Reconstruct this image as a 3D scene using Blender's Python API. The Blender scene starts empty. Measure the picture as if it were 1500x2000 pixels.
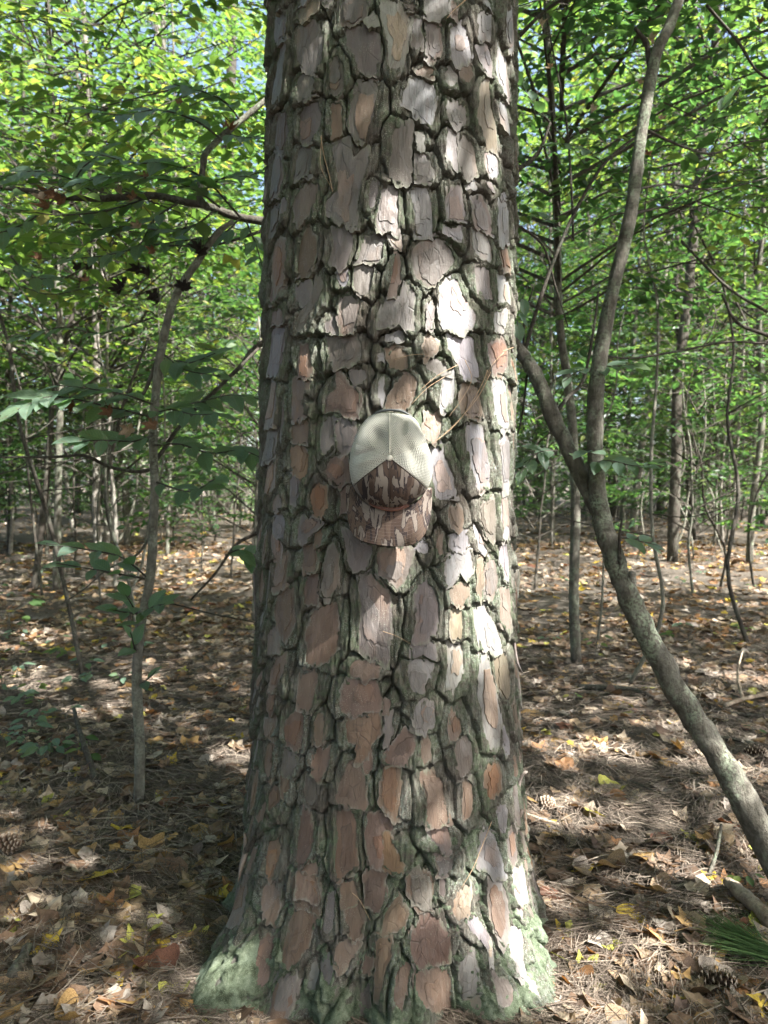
import bpy, math, random
import numpy as np
from mathutils import Vector, Matrix

random.seed(7)
RNG = np.random.default_rng(7)
S = bpy.context.scene
COL = S.collection

# ------------------------------------------------------------------ camera
FPX = 1390.0                       # focal length in photo pixels (photo is 1500 x 2000)
CAM = np.array([0.0, 0.0, 1.15])
PITCH = math.atan(55.0 / FPX)      # a slight look downwards
cd = bpy.data.cameras.new("camera"); cam = bpy.data.objects.new("camera", cd); COL.objects.link(cam)
cam.location = CAM; cam.rotation_euler = (math.pi / 2 - PITCH, 0, 0)
cd.sensor_fit = 'VERTICAL'; cd.sensor_height = 36.0; cd.lens = 36.0 * FPX / 2000.0
cd.clip_start = 0.05; cd.clip_end = 500
cd.dof.use_dof = True; cd.dof.focus_distance = 1.62; cd.dof.aperture_fstop = 5.5
S.camera = cam

# ------------------------------------------------------------------ sky and sun
SUN_AZ, SUN_EL = math.radians(52), math.radians(50)    # azimuth measured from "behind the viewer" towards the right
SUN = np.array([math.sin(SUN_AZ) * math.cos(SUN_EL), -math.cos(SUN_AZ) * math.cos(SUN_EL), math.sin(SUN_EL)])
w = bpy.data.worlds.new("World"); S.world = w; w.use_nodes = True
nt = w.node_tree; nt.nodes.clear()
sky = nt.nodes.new('ShaderNodeTexSky'); sky.sky_type = 'NISHITA'; sky.sun_disc = False
sky.sun_elevation = SUN_EL; sky.sun_rotation = math.atan2(SUN[0], SUN[1])
sky.air_density = 1.0; sky.dust_density = 4.0; sky.ozone_density = 1.0
bg = nt.nodes.new('ShaderNodeBackground'); bg.inputs['Strength'].default_value = 0.08
wo = nt.nodes.new('ShaderNodeOutputWorld')
nt.links.new(sky.outputs[0], bg.inputs[0]); nt.links.new(bg.outputs[0], wo.inputs[0])
sl = bpy.data.lights.new("sun", 'SUN'); sl.energy = 5.0; sl.angle = math.radians(0.5); sl.color = (1.0, 0.975, 0.935)
so = bpy.data.objects.new("sun", sl); COL.objects.link(so); so.location = (5, -5, 12)
so.rotation_euler = Vector(SUN).to_track_quat('Z', 'Y').to_euler()
S.view_settings.view_transform = 'Standard'; S.view_settings.look = 'None'
S.view_settings.exposure = 2.62; S.view_settings.gamma = 1.0; S.view_settings.use_curve_mapping = False
S.render.engine = 'CYCLES'
cy = S.cycles
cy.use_adaptive_sampling = True; cy.adaptive_threshold = 0.05
cy.max_bounces = 6; cy.diffuse_bounces = 3; cy.glossy_bounces = 2; cy.transmission_bounces = 4; cy.transparent_max_bounces = 6
cy.caustics_reflective = False; cy.caustics_refractive = False
cy.sample_clamp_indirect = 6.0
cy.use_denoising = True
try:
    cy.denoiser = 'OPENIMAGEDENOISE'; cy.denoising_input_passes = 'RGB_ALBEDO_NORMAL'; cy.denoising_prefilter = 'ACCURATE'
except Exception:
    pass

# ------------------------------------------------------------------ helpers: rays, noise
FWD = np.array([0, math.cos(PITCH), -math.sin(PITCH)]); UPV = np.array([0, math.sin(PITCH), math.cos(PITCH)])
def ray(px, py):
    return FWD + np.array([1.0, 0, 0]) * ((px - 750) / FPX) + UPV * ((1000 - py) / FPX)
def at(px, py, Y):
    d = ray(px, py); return CAM + d * (Y / d[1])
def on_ground(px, py, z=0.0):
    d = ray(px, py); return CAM + d * ((z - CAM[2]) / d[2])

def _hash(ix, iy, seed):
    n = (ix.astype(np.int64) * 374761393 + iy.astype(np.int64) * 668265263 + seed * 1442695041) & 0xFFFFFFFF
    n = ((n ^ (n >> 13)) * 1274126177) & 0xFFFFFFFF
    n = n ^ (n >> 16)
    return n.astype(np.float64) / 4294967295.0
def vn(x, y, seed=0):
    x = np.asarray(x, float); y = np.asarray(y, float) + 0 * x; x = x + 0 * y
    ix = np.floor(x); iy = np.floor(y); fx = x - ix; fy = y - iy
    fx = fx * fx * (3 - 2 * fx); fy = fy * fy * (3 - 2 * fy)
    a = _hash(ix, iy, seed); b = _hash(ix + 1, iy, seed); c = _hash(ix, iy + 1, seed); d = _hash(ix + 1, iy + 1, seed)
    return 2 * (a * (1 - fx) * (1 - fy) + b * fx * (1 - fy) + c * (1 - fx) * fy + d * fx * fy) - 1
def fbm(x, y, seed=0, o=4):
    s = 0; a = 1.0; f = 1.0; t = 0
    for k in range(o):
        s = s + a * vn(np.asarray(x) * f, np.asarray(y) * f, seed + 17 * k); t += a; a *= 0.5; f *= 2.03
    return s / t
def sstep(a, b, x):
    t = np.clip((x - a) / (b - a), 0, 1); return t * t * (3 - 2 * t)

# ------------------------------------------------------------------ helpers: meshes and objects
def mk_mesh(name, V, faces, mat=None, smooth=None, attrs=None):
    me = bpy.data.meshes.new(name)
    V = np.asarray(V, np.float32)
    fl = [np.asarray(f, np.int32) for f in faces if len(f)]
    loops = np.concatenate([f.ravel() for f in fl]); tot = np.concatenate([np.full(len(f), f.shape[1]) for f in fl])
    start = np.concatenate([[0], np.cumsum(tot)[:-1]]).astype(np.int32)
    me.vertices.add(len(V)); me.vertices.foreach_set('co', V.ravel())
    me.loops.add(len(loops)); me.loops.foreach_set('vertex_index', loops)
    me.polygons.add(len(tot)); me.polygons.foreach_set('loop_start', start)
    if smooth is not None:
        sm = np.full(len(tot), bool(smooth)) if np.isscalar(smooth) else np.asarray(smooth, bool)
        me.polygons.foreach_set('use_smooth', sm)
    for k, arr in (attrs or {}).items():
        arr = np.asarray(arr, np.float32)
        if arr.ndim == 1:
            at_ = me.attributes.new(k, 'FLOAT', 'POINT'); at_.data.foreach_set('value', arr)
        else:
            if arr.shape[1] == 3: arr = np.concatenate([arr, np.ones((len(arr), 1), np.float32)], 1)
            at_ = me.attributes.new(k, 'FLOAT_COLOR', 'POINT'); at_.data.foreach_set('color', arr.ravel())
    me.update(calc_edges=True)
    if mat: me.materials.append(mat)
    return me
def ob(name, data, parent=None, loc=(0, 0, 0), label=None, cat=None, group=None, kind=None):
    o = bpy.data.objects.new(name, data); COL.objects.link(o); o.location = loc
    if parent is not None: o.parent = parent
    if label: o['label'] = label
    if cat: o['category'] = cat
    if group: o['group'] = group
    if kind: o['kind'] = kind
    return o
def thing(name, loc, label, cat, group=None):
    return ob(name, None, None, loc, label, cat, group)

class MB:                                     # gathers pieces of one mesh
    def __init__(s): s.V = []; s.Q = []; s.T = []; s.n = 0; s.A = {}
    def add(s, V, Q=(), T=(), **attrs):
        V = np.asarray(V, float)
        if len(Q): s.Q.append(np.asarray(Q, np.int64) + s.n)
        if len(T): s.T.append(np.asarray(T, np.int64) + s.n)
        for k, a in attrs.items():
            a = np.asarray(a, float)
            if a.ndim == 0 or (a.ndim == 1 and len(a) in (3,) and len(V) != 3): a = np.tile(a, (len(V), 1)) if a.ndim else np.full(len(V), a)
            s.A.setdefault(k, []).append(a)
        s.V.append(V); s.n += len(V)
    def mesh(s, name, mat, smooth=False, off=(0, 0, 0)):
        f = []
        if s.Q: f.append(np.concatenate(s.Q))
        if s.T: f.append(np.concatenate(s.T))
        return mk_mesh(name, np.concatenate(s.V) - np.asarray(off), f, mat, smooth, {k: np.concatenate(a) for k, a in s.A.items()})

def spline(P, n):
    P = np.asarray(P, float)
    if len(P) < 3:
        t = np.linspace(0, 1, n)[:, None]; return P[0] * (1 - t) + P[-1] * t
    Q = np.vstack([2 * P[0] - P[1], P, 2 * P[-1] - P[-2]]); m = len(P) - 1
    out = []
    for t in np.linspace(0, m - 1e-6, n):
        i = int(t); f = t - i; a, b, c, d = Q[i:i + 4]
        out.append(0.5 * ((2 * b) + (c - a) * f + (2 * a - 5 * b + 4 * c - d) * f * f + (3 * b - a - 3 * c + d) * f ** 3))
    return np.array(out)
def tube(P, R, sides=8, n=None, wob=0.0, seed=0, cap=True):
    P = np.asarray(P, float); R = np.asarray(R, float)
    if n: 
        P2 = spline(P, n); R = np.interp(np.linspace(0, 1, n), np.linspace(0, 1, len(R)), R); P = P2
    if len(R) != len(P): R = np.interp(np.linspace(0, 1, len(P)), np.linspace(0, 1, len(R)), R)
    k = len(P); T = np.gradient(P, axis=0); T /= np.linalg.norm(T, axis=1)[:, None] + 1e-9
    a = np.array([0.0, 1, 0]) if abs(T[0][1]) < 0.8 else np.array([1.0, 0, 0])
    u = np.cross(T[0], a); u /= np.linalg.norm(u)
    V = []
    ang = np.linspace(0, 2 * math.pi, sides, endpoint=False)
    for i in range(k):
        u = u - T[i] * np.dot(u, T[i]); u /= np.linalg.norm(u) + 1e-9
        v = np.cross(T[i], u); r = R[i]
        rr = r * (1 + wob * vn(ang * 1.3 + i * 0.35, np.full(sides, i * 0.6), seed)) if wob else np.full(sides, r)
        V.append(P[i] + (np.cos(ang) * rr)[:, None] * u + (np.sin(ang) * rr)[:, None] * v)
    V = np.concatenate(V)
    i = np.arange(k - 1)[:, None] * sides; j = np.arange(sides)[None, :]; j2 = (j + 1) % sides
    Q = np.stack([i + j, i + j2, i + sides + j2, i + sides + j], -1).reshape(-1, 4)
    Tt = []
    if cap:
        V = np.vstack([V, P[-1], P[0]]); c = len(V) - 2; b = (k - 1) * sides
        Tt = [[b + q, b + (q + 1) % sides, c] for q in range(sides)] + [[(q + 1) % sides, q, c + 1] for q in range(sides)]
    return V, Q, np.array(Tt) if len(Tt) else np.zeros((0, 3), int)
def pxpath(pts, Y):
    """photo points at a distance Y (number or list) turned into places in the wood"""
    Ys = np.interp(np.linspace(0, 1, len(pts)), np.linspace(0, 1, len(np.atleast_1d(Y))), np.atleast_1d(Y).astype(float))
    return np.array([at(x, y, yy) for (x, y), yy in zip(pts, Ys)])

# ------------------------------------------------------------------ helpers: materials
class NM:
    def __init__(s, name):
        s.m = bpy.data.materials.new(name); s.m.use_nodes = True; s.t = s.m.node_tree; s.t.nodes.clear()
        s.out = s.n('OutputMaterial')
    def n(s, typ, **kw):
        nd = s.t.nodes.new('ShaderNode' + typ)
        for k, v in kw.items(): setattr(nd, k, v)
        return nd
    def l(s, a, b): s.t.links.new(a, b)
    def setin(s, nd, k, v):
        if hasattr(v, 'is_output') or hasattr(v, 'links'): s.l(v, nd.inputs[k])
        elif isinstance(v, (tuple, list)) and len(v) == 3 and nd.inputs[k].type == 'RGBA': nd.inputs[k].default_value = (*v, 1)
        else: nd.inputs[k].default_value = v
    def coord(s, scale=(1, 1, 1), kind='Object'):
        c = s.n('TexCoord'); mp = s.n('Mapping'); mp.inputs['Scale'].default_value = scale
        s.l(c.outputs[kind], mp.inputs['Vector']); return mp.outputs[0]
    def noise(s, vec, scale, detail=3, rough=0.55, dist=0.0):
        nd = s.n('TexNoise'); s.l(vec, nd.inputs['Vector']); nd.inputs['Scale'].default_value = scale
        nd.inputs['Detail'].default_value = detail; nd.inputs['Roughness'].default_value = rough; nd.inputs['Distortion'].default_value = dist
        return nd.outputs['Fac']
    def vor(s, vec, scale, feature='F1'):
        nd = s.n('TexVoronoi', feature=feature); s.l(vec, nd.inputs['Vector']); nd.inputs['Scale'].default_value = scale; return nd.outputs['Distance']
    def ramp(s, fac, stops, interp='LINEAR'):
        nd = s.n('ValToRGB'); cr = nd.color_ramp; cr.interpolation = interp
        while len(cr.elements) < len(stops): cr.elements.new(0.5)
        for e, (p, c) in zip(cr.elements, stops): e.position = p; e.color = (*c, 1) if len(c) == 3 else c
        s.l(fac, nd.inputs['Fac']); return nd.outputs['Color']
    def grey(s, fac, a, b):
        nd = s.n('MapRange'); s.l(fac, nd.inputs['Value']); nd.inputs['From Min'].default_value = a; nd.inputs['From Max'].default_value = b; return nd.outputs[0]
    def mix(s, fac, a, b, mode='MIX'):
        nd = s.n('MixRGB', blend_type=mode); s.setin(nd, 'Fac', fac); s.setin(nd, 'Color1', a); s.setin(nd, 'Color2', b); return nd.outputs[0]
    def math(s, op, a, b=0.0):
        nd = s.n('Math', operation=op); s.setin(nd, 0, a); s.setin(nd, 1, b); return nd.outputs[0]
    def attr(s, name, out='Color'):
        nd = s.n('Attribute'); nd.attribute_name = name; return nd.outputs[out]
    def bump(s, h, strength=0.5, dist=0.01, normal=None):
        nd = s.n('Bump'); s.l(h, nd.inputs['Height']); nd.inputs['Strength'].default_value = strength; nd.inputs['Distance'].default_value = dist
        if normal is not None: s.l(normal, nd.inputs['Normal'])
        return nd.outputs[0]
    def bsdf(s, col, rough=0.85, normal=None, spec=0.3, out=True):
        nd = s.n('BsdfPrincipled'); s.setin(nd, 'Base Color', col); s.setin(nd, 'Roughness', rough)
        nd.inputs['Specular IOR Level'].default_value = spec
        if normal is not None: s.l(normal, nd.inputs['Normal'])
        if out: s.l(nd.outputs[0], s.out.inputs[0])
        return nd.outputs[0]

def mat_base_bark():
    m = NM('bark_furrow'); v = m.coord((1, 1, .13)); c0 = m.coord()
    n1 = m.noise(v, 120, 6, .7, .5); n2 = m.noise(c0, 9, 4); n3 = m.noise(c0, 70, 4, .7); n4 = m.noise(v, 300, 4, .75); n5 = m.noise(c0, 26, 4, .65)
    col = m.ramp(n1, [(.25, (.058, .052, .046)), (.5, (.135, .125, .110)), (.78, (.25, .24, .215))])
    col = m.mix(m.grey(n5, .38, .68), m.mix(1.0, col, (.72, .66, .60), 'MULTIPLY'), m.mix(1.0, col, (1.25, 1.25, 1.2), 'MULTIPLY'))
    moss = m.math('MULTIPLY', m.grey(n2, .40, .58), m.grey(n3, .36, .58))
    col = m.mix(m.math('MULTIPLY', moss, .8), col, m.mix(n3, (.060, .090, .048), (.15, .185, .115)))
    lp = m.math('MULTIPLY', m.grey(m.noise(c0, 7, 3), .46, .60), m.grey(m.noise(c0, 150, 3, .7), .46, .60))
    col = m.mix(m.math('MULTIPLY', lp, .65), col, (.215, .24, .20))
    dots = m.math('MULTIPLY', m.grey(m.noise(c0, 420, 2, .6), .56, .66), m.grey(m.noise(c0, 14, 4, .6), .47, .60))
    col = m.mix(m.math('MULTIPLY', dots, .8), col, (.36, .39, .31))
    nb = m.bump(n1, 1.0, .012); nb = m.bump(n4, 1.0, .006, nb); nb = m.bump(n3, .7, .006, nb)
    m.bsdf(col, .95, nb, .15); return m.m
def mat_plate():
    m = NM('bark_plate'); c0 = m.coord(); v = m.coord((1, 1, .35)); v2 = m.coord((1, 1, .12))
    tint = m.attr('tint'); r = m.attr('rnd', 'Fac')
    off = m.n('VectorMath', operation='ADD'); cmb = m.n('CombineXYZ'); m.l(m.math('MULTIPLY', r, 9.0), cmb.inputs[0]); m.l(m.math('MULTIPLY', r, 5.0), cmb.inputs[2])
    m.l(v, off.inputs[0]); m.l(cmb.outputs[0], off.inputs[1]); vv = off.outputs[0]
    n1 = m.noise(vv, 17, 2, .5, .5)
    stair = m.math('MULTIPLY', m.math('FLOOR', m.math('MULTIPLY', n1, 9.0)), .11)
    fr = m.math('FRACT', m.math('MULTIPLY', n1, 9.0))
    grain = m.noise(v2, 130, 5, .6, .3); blot = m.noise(vv, 26, 4, .6); fine = m.noise(c0, 240, 3)
    n5 = m.noise(vv, 11, 3)
    col = m.mix(m.grey(blot, .32, .68), m.mix(1.0, tint, (.62, .58, .56), 'MULTIPLY'), m.mix(1.0, tint, (1.28, 1.29, 1.30), 'MULTIPLY'))
    st2 = m.n('TexWhiteNoise', noise_dimensions='1D'); m.l(m.math('ADD', stair, r), st2.inputs['W'])
    col = m.mix(.35, col, m.mix(st2.outputs[0], m.mix(1.0, tint, (.75, .62, .52), 'MULTIPLY'), m.mix(1.0, tint, (1.15, 1.2, 1.25), 'MULTIPLY')))
    col = m.mix(m.math('MULTIPLY', m.grey(n5, .56, .70), .40), col, (.20, .118, .075))
    line = m.grey(fr, .09, .02)
    col = m.mix(m.math('MULTIPLY', line, .45), col, (.08, .06, .05))
    col = m.mix(m.math('MULTIPLY', m.grey(grain, .55, .8), .35), col, (.13, .10, .085))
    ck = m.n('TexVoronoi', feature='DISTANCE_TO_EDGE'); m.l(m.coord((1, 1, .30)), ck.inputs['Vector']); ck.inputs['Scale'].default_value = 42
    crack = m.math('MULTIPLY', m.grey(ck.outputs['Distance'], .035, .0), m.grey(m.noise(vv, 9, 3), .48, .62))
    col = m.mix(m.math('MULTIPLY', crack, .38), col, (.045, .036, .030))
    rim = m.attr('rim', 'Fac'); rn_ = m.noise(v, 75, 5, .7)
    ed = m.grey(m.math('ADD', rim, m.math('MULTIPLY', m.math('SUBTRACT', rn_, .5), 2.4)), .55, .95)
    old = m.mix(m.grey(m.noise(v2, 190, 4, .7), .3, .7), (.085, .075, .062), (.235, .22, .185))
    old = m.mix(m.math('MULTIPLY', m.grey(m.noise(c0, 22, 4), .48, .6), .5), old, (.11, .14, .075))
    col = m.mix(m.math('MULTIPLY', ed, .85), col, old)
    lich = m.math('MULTIPLY', m.grey(m.vor(c0, 300), .3, .14), m.grey(m.noise(c0, 13, 3), .54, .62))
    col = m.mix(m.math('MULTIPLY', lich, .5), col, (.30, .32, .26))
    nb = m.bump(m.math('MULTIPLY', crack, -1.0), .35, .004); nb = m.bump(stair, .9, .010, nb); nb = m.bump(grain, .55, .003, nb); nb = m.bump(fine, .35, .0015, nb); nb = m.bump(blot, .5, .006, nb)
    m.bsdf(col, m.grey(blot, -.6, 1.6), nb, .3); return m.m
def mat_moss():
    m = NM('moss'); c = m.coord()
    n = m.noise(c, 40, 5, .7); n2 = m.noise(c, 420, 3, .7); n3 = m.noise(c, 12, 3)
    col = m.ramp(n, [(.3, (.040, .050, .030)), (.5, (.115, .140, .090)), (.68, (.23, .265, .19))])
    col = m.mix(m.grey(n3, .5, .66), col, (.17, .21, .15)); col = m.mix(m.grey(n2, .55, .75), col, (.26, .31, .21))
    nb = m.bump(n, .8, .01); nb = m.bump(n2, 1.0, .005, nb)
    m.bsdf(col, 1.0, nb, .05); return m.m
def mat_leaf(name, stops, trans, tfac=.5, gloss=.35, rough=.45):
    """thin leaf: reflects on top, lets light through; stops colour it by each leaf's own random number"""
    m = NM(name); r = m.attr('rnd', 'Fac'); oi = m.n('ObjectInfo')
    f = m.math('FRACT', m.math('ADD', r, oi.outputs['Random']))
    c = m.ramp(f, stops)
    c = m.mix(m.math('MULTIPLY', m.noise(m.coord(), 60, 2), .35), c, m.mix(1.0, c, (.5, .55, .5), 'MULTIPLY'))
    p = m.bsdf(c, rough, None, gloss, False)
    tr = m.n('BsdfTranslucent'); m.l(m.mix(1.0, c, trans, 'MULTIPLY'), tr.inputs['Color'])
    mx = m.n('MixShader'); mx.inputs[0].default_value = tfac; m.l(p, mx.inputs[1]); m.l(tr.outputs[0], mx.inputs[2])
    m.l(mx.outputs[0], m.out.inputs[0]); return m.m
def mat_veined(name, stops, trans, tfac, gloss, rough):
    m = NM(name); r = m.attr('rnd', 'Fac'); oi = m.n('ObjectInfo'); f = m.math('FRACT', m.math('ADD', r, oi.outputs['Random'])); c = m.ramp(f, stops)
    tc = m.n('TexCoord'); sx = m.n('SeparateXYZ'); m.l(tc.outputs['Object'], sx.inputs[0]); ay = m.math('ABSOLUTE', sx.outputs[1])
    wv = m.math('SINE', m.math('MULTIPLY', m.math('SUBTRACT', sx.outputs[0], m.math('MULTIPLY', ay, .9)), 62.0))
    vein = m.grey(wv, .72, .98); mid = m.grey(ay, .016, .006)
    c = m.mix(m.math('MULTIPLY', m.noise(tc.outputs['Object'], 5, 3), .4), c, m.mix(1.0, c, (.55, .6, .55), 'MULTIPLY'))
    spot = m.math('MULTIPLY', m.grey(m.noise(tc.outputs['Object'], 9, 3, .6), .63, .70), .7); c = m.mix(spot, c, (.12, .085, .035))
    c = m.mix(m.math('MULTIPLY', m.math('MAXIMUM', vein, mid), .4), c, m.mix(1.0, c, (1.9, 1.8, 1.7), 'MULTIPLY'))
    p = m.bsdf(c, rough, m.bump(m.math('MULTIPLY', m.math('MAXIMUM', vein, mid), -1.0), .6, .02), gloss, False)
    tr = m.n('BsdfTranslucent'); m.l(m.mix(1.0, c, trans, 'MULTIPLY'), tr.inputs['Color'])
    mx = m.n('MixShader'); mx.inputs[0].default_value = tfac; m.l(p, mx.inputs[1]); m.l(tr.outputs[0], mx.inputs[2]); m.l(mx.outputs[0], m.out.inputs[0]); return m.m
def mat_litter():
    m = NM('dry_leaf'); t = m.attr('tint'); c = m.coord(kind='Object')
    n = m.noise(c, 45, 4, .6); n2 = m.noise(c, 160, 2); oi = m.n('ObjectInfo')
    sp = m.grey(m.vor(c, 190), .22, .1)
    col = m.mix(m.grey(n, .35, .65), m.mix(1, t, (.55, .48, .42), 'MULTIPLY'), m.mix(1, t, (1.15, 1.12, 1.05), 'MULTIPLY'))
    col = m.mix(m.math('MULTIPLY', m.math('MULTIPLY', sp, m.grey(n, .5, .6)), .6), col, (.05, .03, .02))
    p = m.bsdf(col, .6, m.bump(n2, .5, .004), .3, False)
    tr = m.n('BsdfTranslucent'); m.l(m.mix(1, col, (1.1, .9, .5), 'MULTIPLY'), tr.inputs['Color'])
    mx = m.n('MixShader'); mx.inputs[0].default_value = .28; m.l(p, mx.inputs[1]); m.l(tr.outputs[0], mx.inputs[2]); m.l(mx.outputs[0], m.out.inputs[0])
    return m.m
def mat_wood(name, a, b, lich=(.30, .34, .26), lf=.5, st=.3):
    m = NM(name); c = m.coord(); v = m.coord((1, 1, st))
    n = m.noise(v, 55, 6, .7, .4); n2 = m.noise(c, 13, 4, .6); n3 = m.noise(c, 120, 4, .65); n4 = m.noise(c, 30, 4, .65)
    col = m.mix(m.grey(n, .3, .7), a, b)
    col = m.mix(m.grey(n4, .35, .65), m.mix(1.0, col, (.6, .58, .55), 'MULTIPLY'), m.mix(1.0, col, (1.2, 1.2, 1.18), 'MULTIPLY'))
    col = m.mix(m.math('MULTIPLY', m.math('MULTIPLY', m.grey(n2, .47, .60), m.grey(n3, .42, .58)), lf), col, lich)
    sp = m.math('MULTIPLY', m.grey(m.vor(m.coord((1, 1, 2.2)), 90), .2, .1), .6)
    col = m.mix(sp, col, (.04, .035, .03))
    m.bsdf(col, .92, m.bump(n3, .7, .005, m.bump(n, .9, .010)), .15); return m.m
def mat_ground():
    m = NM('forest_soil'); c = m.coord()
    n = m.noise(c, 2.2, 5, .6); n2 = m.noise(c, 30, 5, .7); n3 = m.noise(m.coord((1, .25, 1)), 160, 4, .7)
    col = m.ramp(n2, [(.3, (.042, .036, .030)), (.5, (.095, .082, .067)), (.7, (.17, .148, .122))])
    col = m.mix(m.grey(n, .35, .7), col, m.mix(1, col, (.62, .58, .55), 'MULTIPLY'))
    col = m.mix(m.math('MULTIPLY', m.grey(n3, .5, .7), .5), col, (.20, .165, .125))
    m.bsdf(col, .95, m.bump(n3, .8, .01, m.bump(n2, .9, .03)), .1); return m.m
def mat_flat(name, col, rough=.8, spec=.3, var=.3, sc=80):
    m = NM(name); n = m.noise(m.coord(), sc, 3)
    c = m.mix(m.math('MULTIPLY', m.grey(n, .3, .7), var), col, tuple(x * .45 for x in col))
    m.bsdf(c, rough, m.bump(n, .4, .003), spec); return m.m
def mat_tinted(name, rough=.8):
    m = NM(name); t = m.attr('tint'); n = m.noise(m.coord(), 90, 3)
    m.bsdf(m.mix(m.grey(n, .3, .7), m.mix(1, t, (.65, .62, .6), 'MULTIPLY'), t), rough, m.bump(n, .4, .003), .25); return m.m
def mat_camo():
    m = NM('camo_twill'); v = m.coord((1, .5, .33)); v2 = m.coord((1, .5, .22)); c = m.coord()
    n1 = m.noise(v, 58, 2, .5, .5); n2 = m.noise(v2, 85, 2, .5, .8); n4 = m.noise(v, 40, 2, .5, .4)
    col = m.mix(m.grey(n4, .47, .50), (.052, .034, .026), (.080, .055, .041))
    col = m.mix(m.grey(n1, .515, .53), col, (.150, .126, .106))
    col = m.mix(m.grey(m.math('ABSOLUTE', m.math('SUBTRACT', n1, .505)), .022, .012), col, (.03, .022, .02))
    col = m.mix(m.grey(n2, .585, .60), col, (.024, .018, .018))
    wv = m.noise(m.coord((1, 1, 1)), 900, 1)
    m.bsdf(col, .85, m.bump(wv, .3, .001), .2); return m.m
def mat_capmesh():
    m = NM('cap_mesh_knit')
    uv = m.n('UVMap')
    sx = m.n('SeparateXYZ'); m.l(uv.outputs[0], sx.inputs[0])
    a = m.math('SINE', m.math('MULTIPLY', sx.outputs[0], 6.2832)); b = m.math('SINE', m.math('MULTIPLY', sx.outputs[1], 6.2832))
    hole = m.math('MULTIPLY', m.grey(a, -.1, .6), m.grey(b, -.5, .3))
    n = m.noise(m.coord(), 40, 2)
    col = m.mix(m.grey(n, .3, .7), (.60, .59, .51), (.70, .69, .61))
    h = m.math('ADD', a, m.math('MULTIPLY', b, .5))
    p = m.bsdf(col, .55, m.bump(h, .7, .0022), .35, False)
    tl = m.n('BsdfTranslucent'); tl.inputs[0].default_value = (.58, .57, .47, 1)
    m0 = m.n('MixShader'); m0.inputs[0].default_value = .22; m.l(p, m0.inputs[1]); m.l(tl.outputs[0], m0.inputs[2])
    tr = m.n('BsdfTransparent'); mx = m.n('MixShader'); m.l(m.math('MULTIPLY', hole, .75), mx.inputs[0])
    m.l(m0.outputs[0], mx.inputs[1]); m.l(tr.outputs[0], mx.inputs[2]); m.l(mx.outputs[0], m.out.inputs[0]); return m.m

M_BASE = mat_base_bark(); M_PLATE = mat_plate(); M_MOSS = mat_moss(); M_GROUND = mat_ground(); M_LITTER = mat_litter()
M_GREY = mat_wood('smooth_grey_bark', (.065, .060, .050), (.165, .155, .130), (.20, .235, .165), .85)
M_DARKW = mat_wood('dark_bark', (.034, .029, .025), (.085, .075, .062), (.13, .145, .11), .5)
M_TANW = mat_wood('dry_wood', (.20, .15, .11), (.36, .30, .23), (.3, .3, .25), .2)
M_PALEW = mat_wood('pale_bark', (.13, .115, .10), (.26, .24, .21), (.3, .33, .27), .5)
G = lambda *c: c
M_LEAF = mat_leaf('green_leaf', [(0, (.028, .060, .028)), (.5, (.044, .088, .034)), (.88, (.072, .122, .040)), (1, (.13, .15, .05))], (1.9, 2.25, 1.15), .5)
M_LEAFY = mat_leaf('yellow_green_leaf', [(0, (.046, .088, .032)), (.5, (.076, .124, .040)), (.90, (.12, .160, .046)), (1, (.20, .17, .055))], (2.1, 2.3, 1.1), .52)
M_BEECH = mat_veined('beech_leaf', [(0, (.095, .150, .110)), (.6, (.105, .160, .105)), (1, (.11, .165, .075))], (1.6, 2.2, .8), .42, .7, .45)  # pale bluish sheen of the sky is put into the leaf colour
M_DEAD = mat_leaf('withered_leaf', [(0, (.02, .014, .011)), (1, (.05, .03, .02))], (1, .7, .5), .15, .2, .8)
M_DRY = mat_leaf('dry_hanging_leaf', [(0, (.16, .09, .05)), (.5, (.25, .17, .11)), (1, (.36, .30, .25))], (1.2, .9, .6), .25, .2, .7)
M_SAP = mat_wood('sapling_bark', (.10, .095, .078), (.21, .20, .165), (.24, .27, .2), .7)
M_FAR_HAZY = mat_leaf('far_leaf_hazy', [(0, (.10, .155, .085)), (.6, (.14, .205, .10)), (1, (.19, .24, .10))], (1.7, 1.9, 1.2), .5)  # distant haze and sunlight put into a paler leaf colour
M_TINT = mat_tinted('tinted')

# ------------------------------------------------------------------ ground
def ground_h(x, y):
    rt_ = np.hypot(np.asarray(x) - .004, np.asarray(y) - 1.9)
    return (-.040 + .014 * vn(np.arctan2(np.asarray(x), 1.9 - np.asarray(y)) * 5, rt_ * 3, 9)) * np.exp(-((rt_ - .40) / .22) ** 2) + 0.03 * fbm(np.asarray(x) * .7, np.asarray(y) * .7, 3, 4) * np.clip(np.hypot(x, np.asarray(y) - 1.9) - .3, .15, 1.2) + 0.010 * fbm(np.asarray(x) * 5, np.asarray(y) * 5, 5, 3)
def ground_sheet():
    xs = np.concatenate([-np.geomspace(130, 4, 40), np.arange(-3.9, 3.95, .05), np.geomspace(4, 130, 40)])
    ys = np.concatenate([-np.geomspace(60, 2, 14), np.arange(-1.5, .6, .3), np.arange(.7, 6.0, .05), np.geomspace(6.1, 190, 60)])
    X, Yg = np.meshgrid(xs, ys); Z = ground_h(X, Yg)
    n, k = X.shape; i = np.arange(n - 1)[:, None] * k; j = np.arange(k - 1)[None, :]
    Q = np.stack([i + j, i + j + 1, i + k + j + 1, i + k + j], -1).reshape(-1, 4)
    return mk_mesh('forest_floor', np.stack([X, Yg, Z], -1).reshape(-1, 3), [Q], M_GROUND, True)
ob('forest_floor', ground_sheet(), kind='structure', label='forest floor of brown pine straw and soil')
def gz(x, y): return float(ground_h(np.array([x]), np.array([y]))[0])

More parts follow.
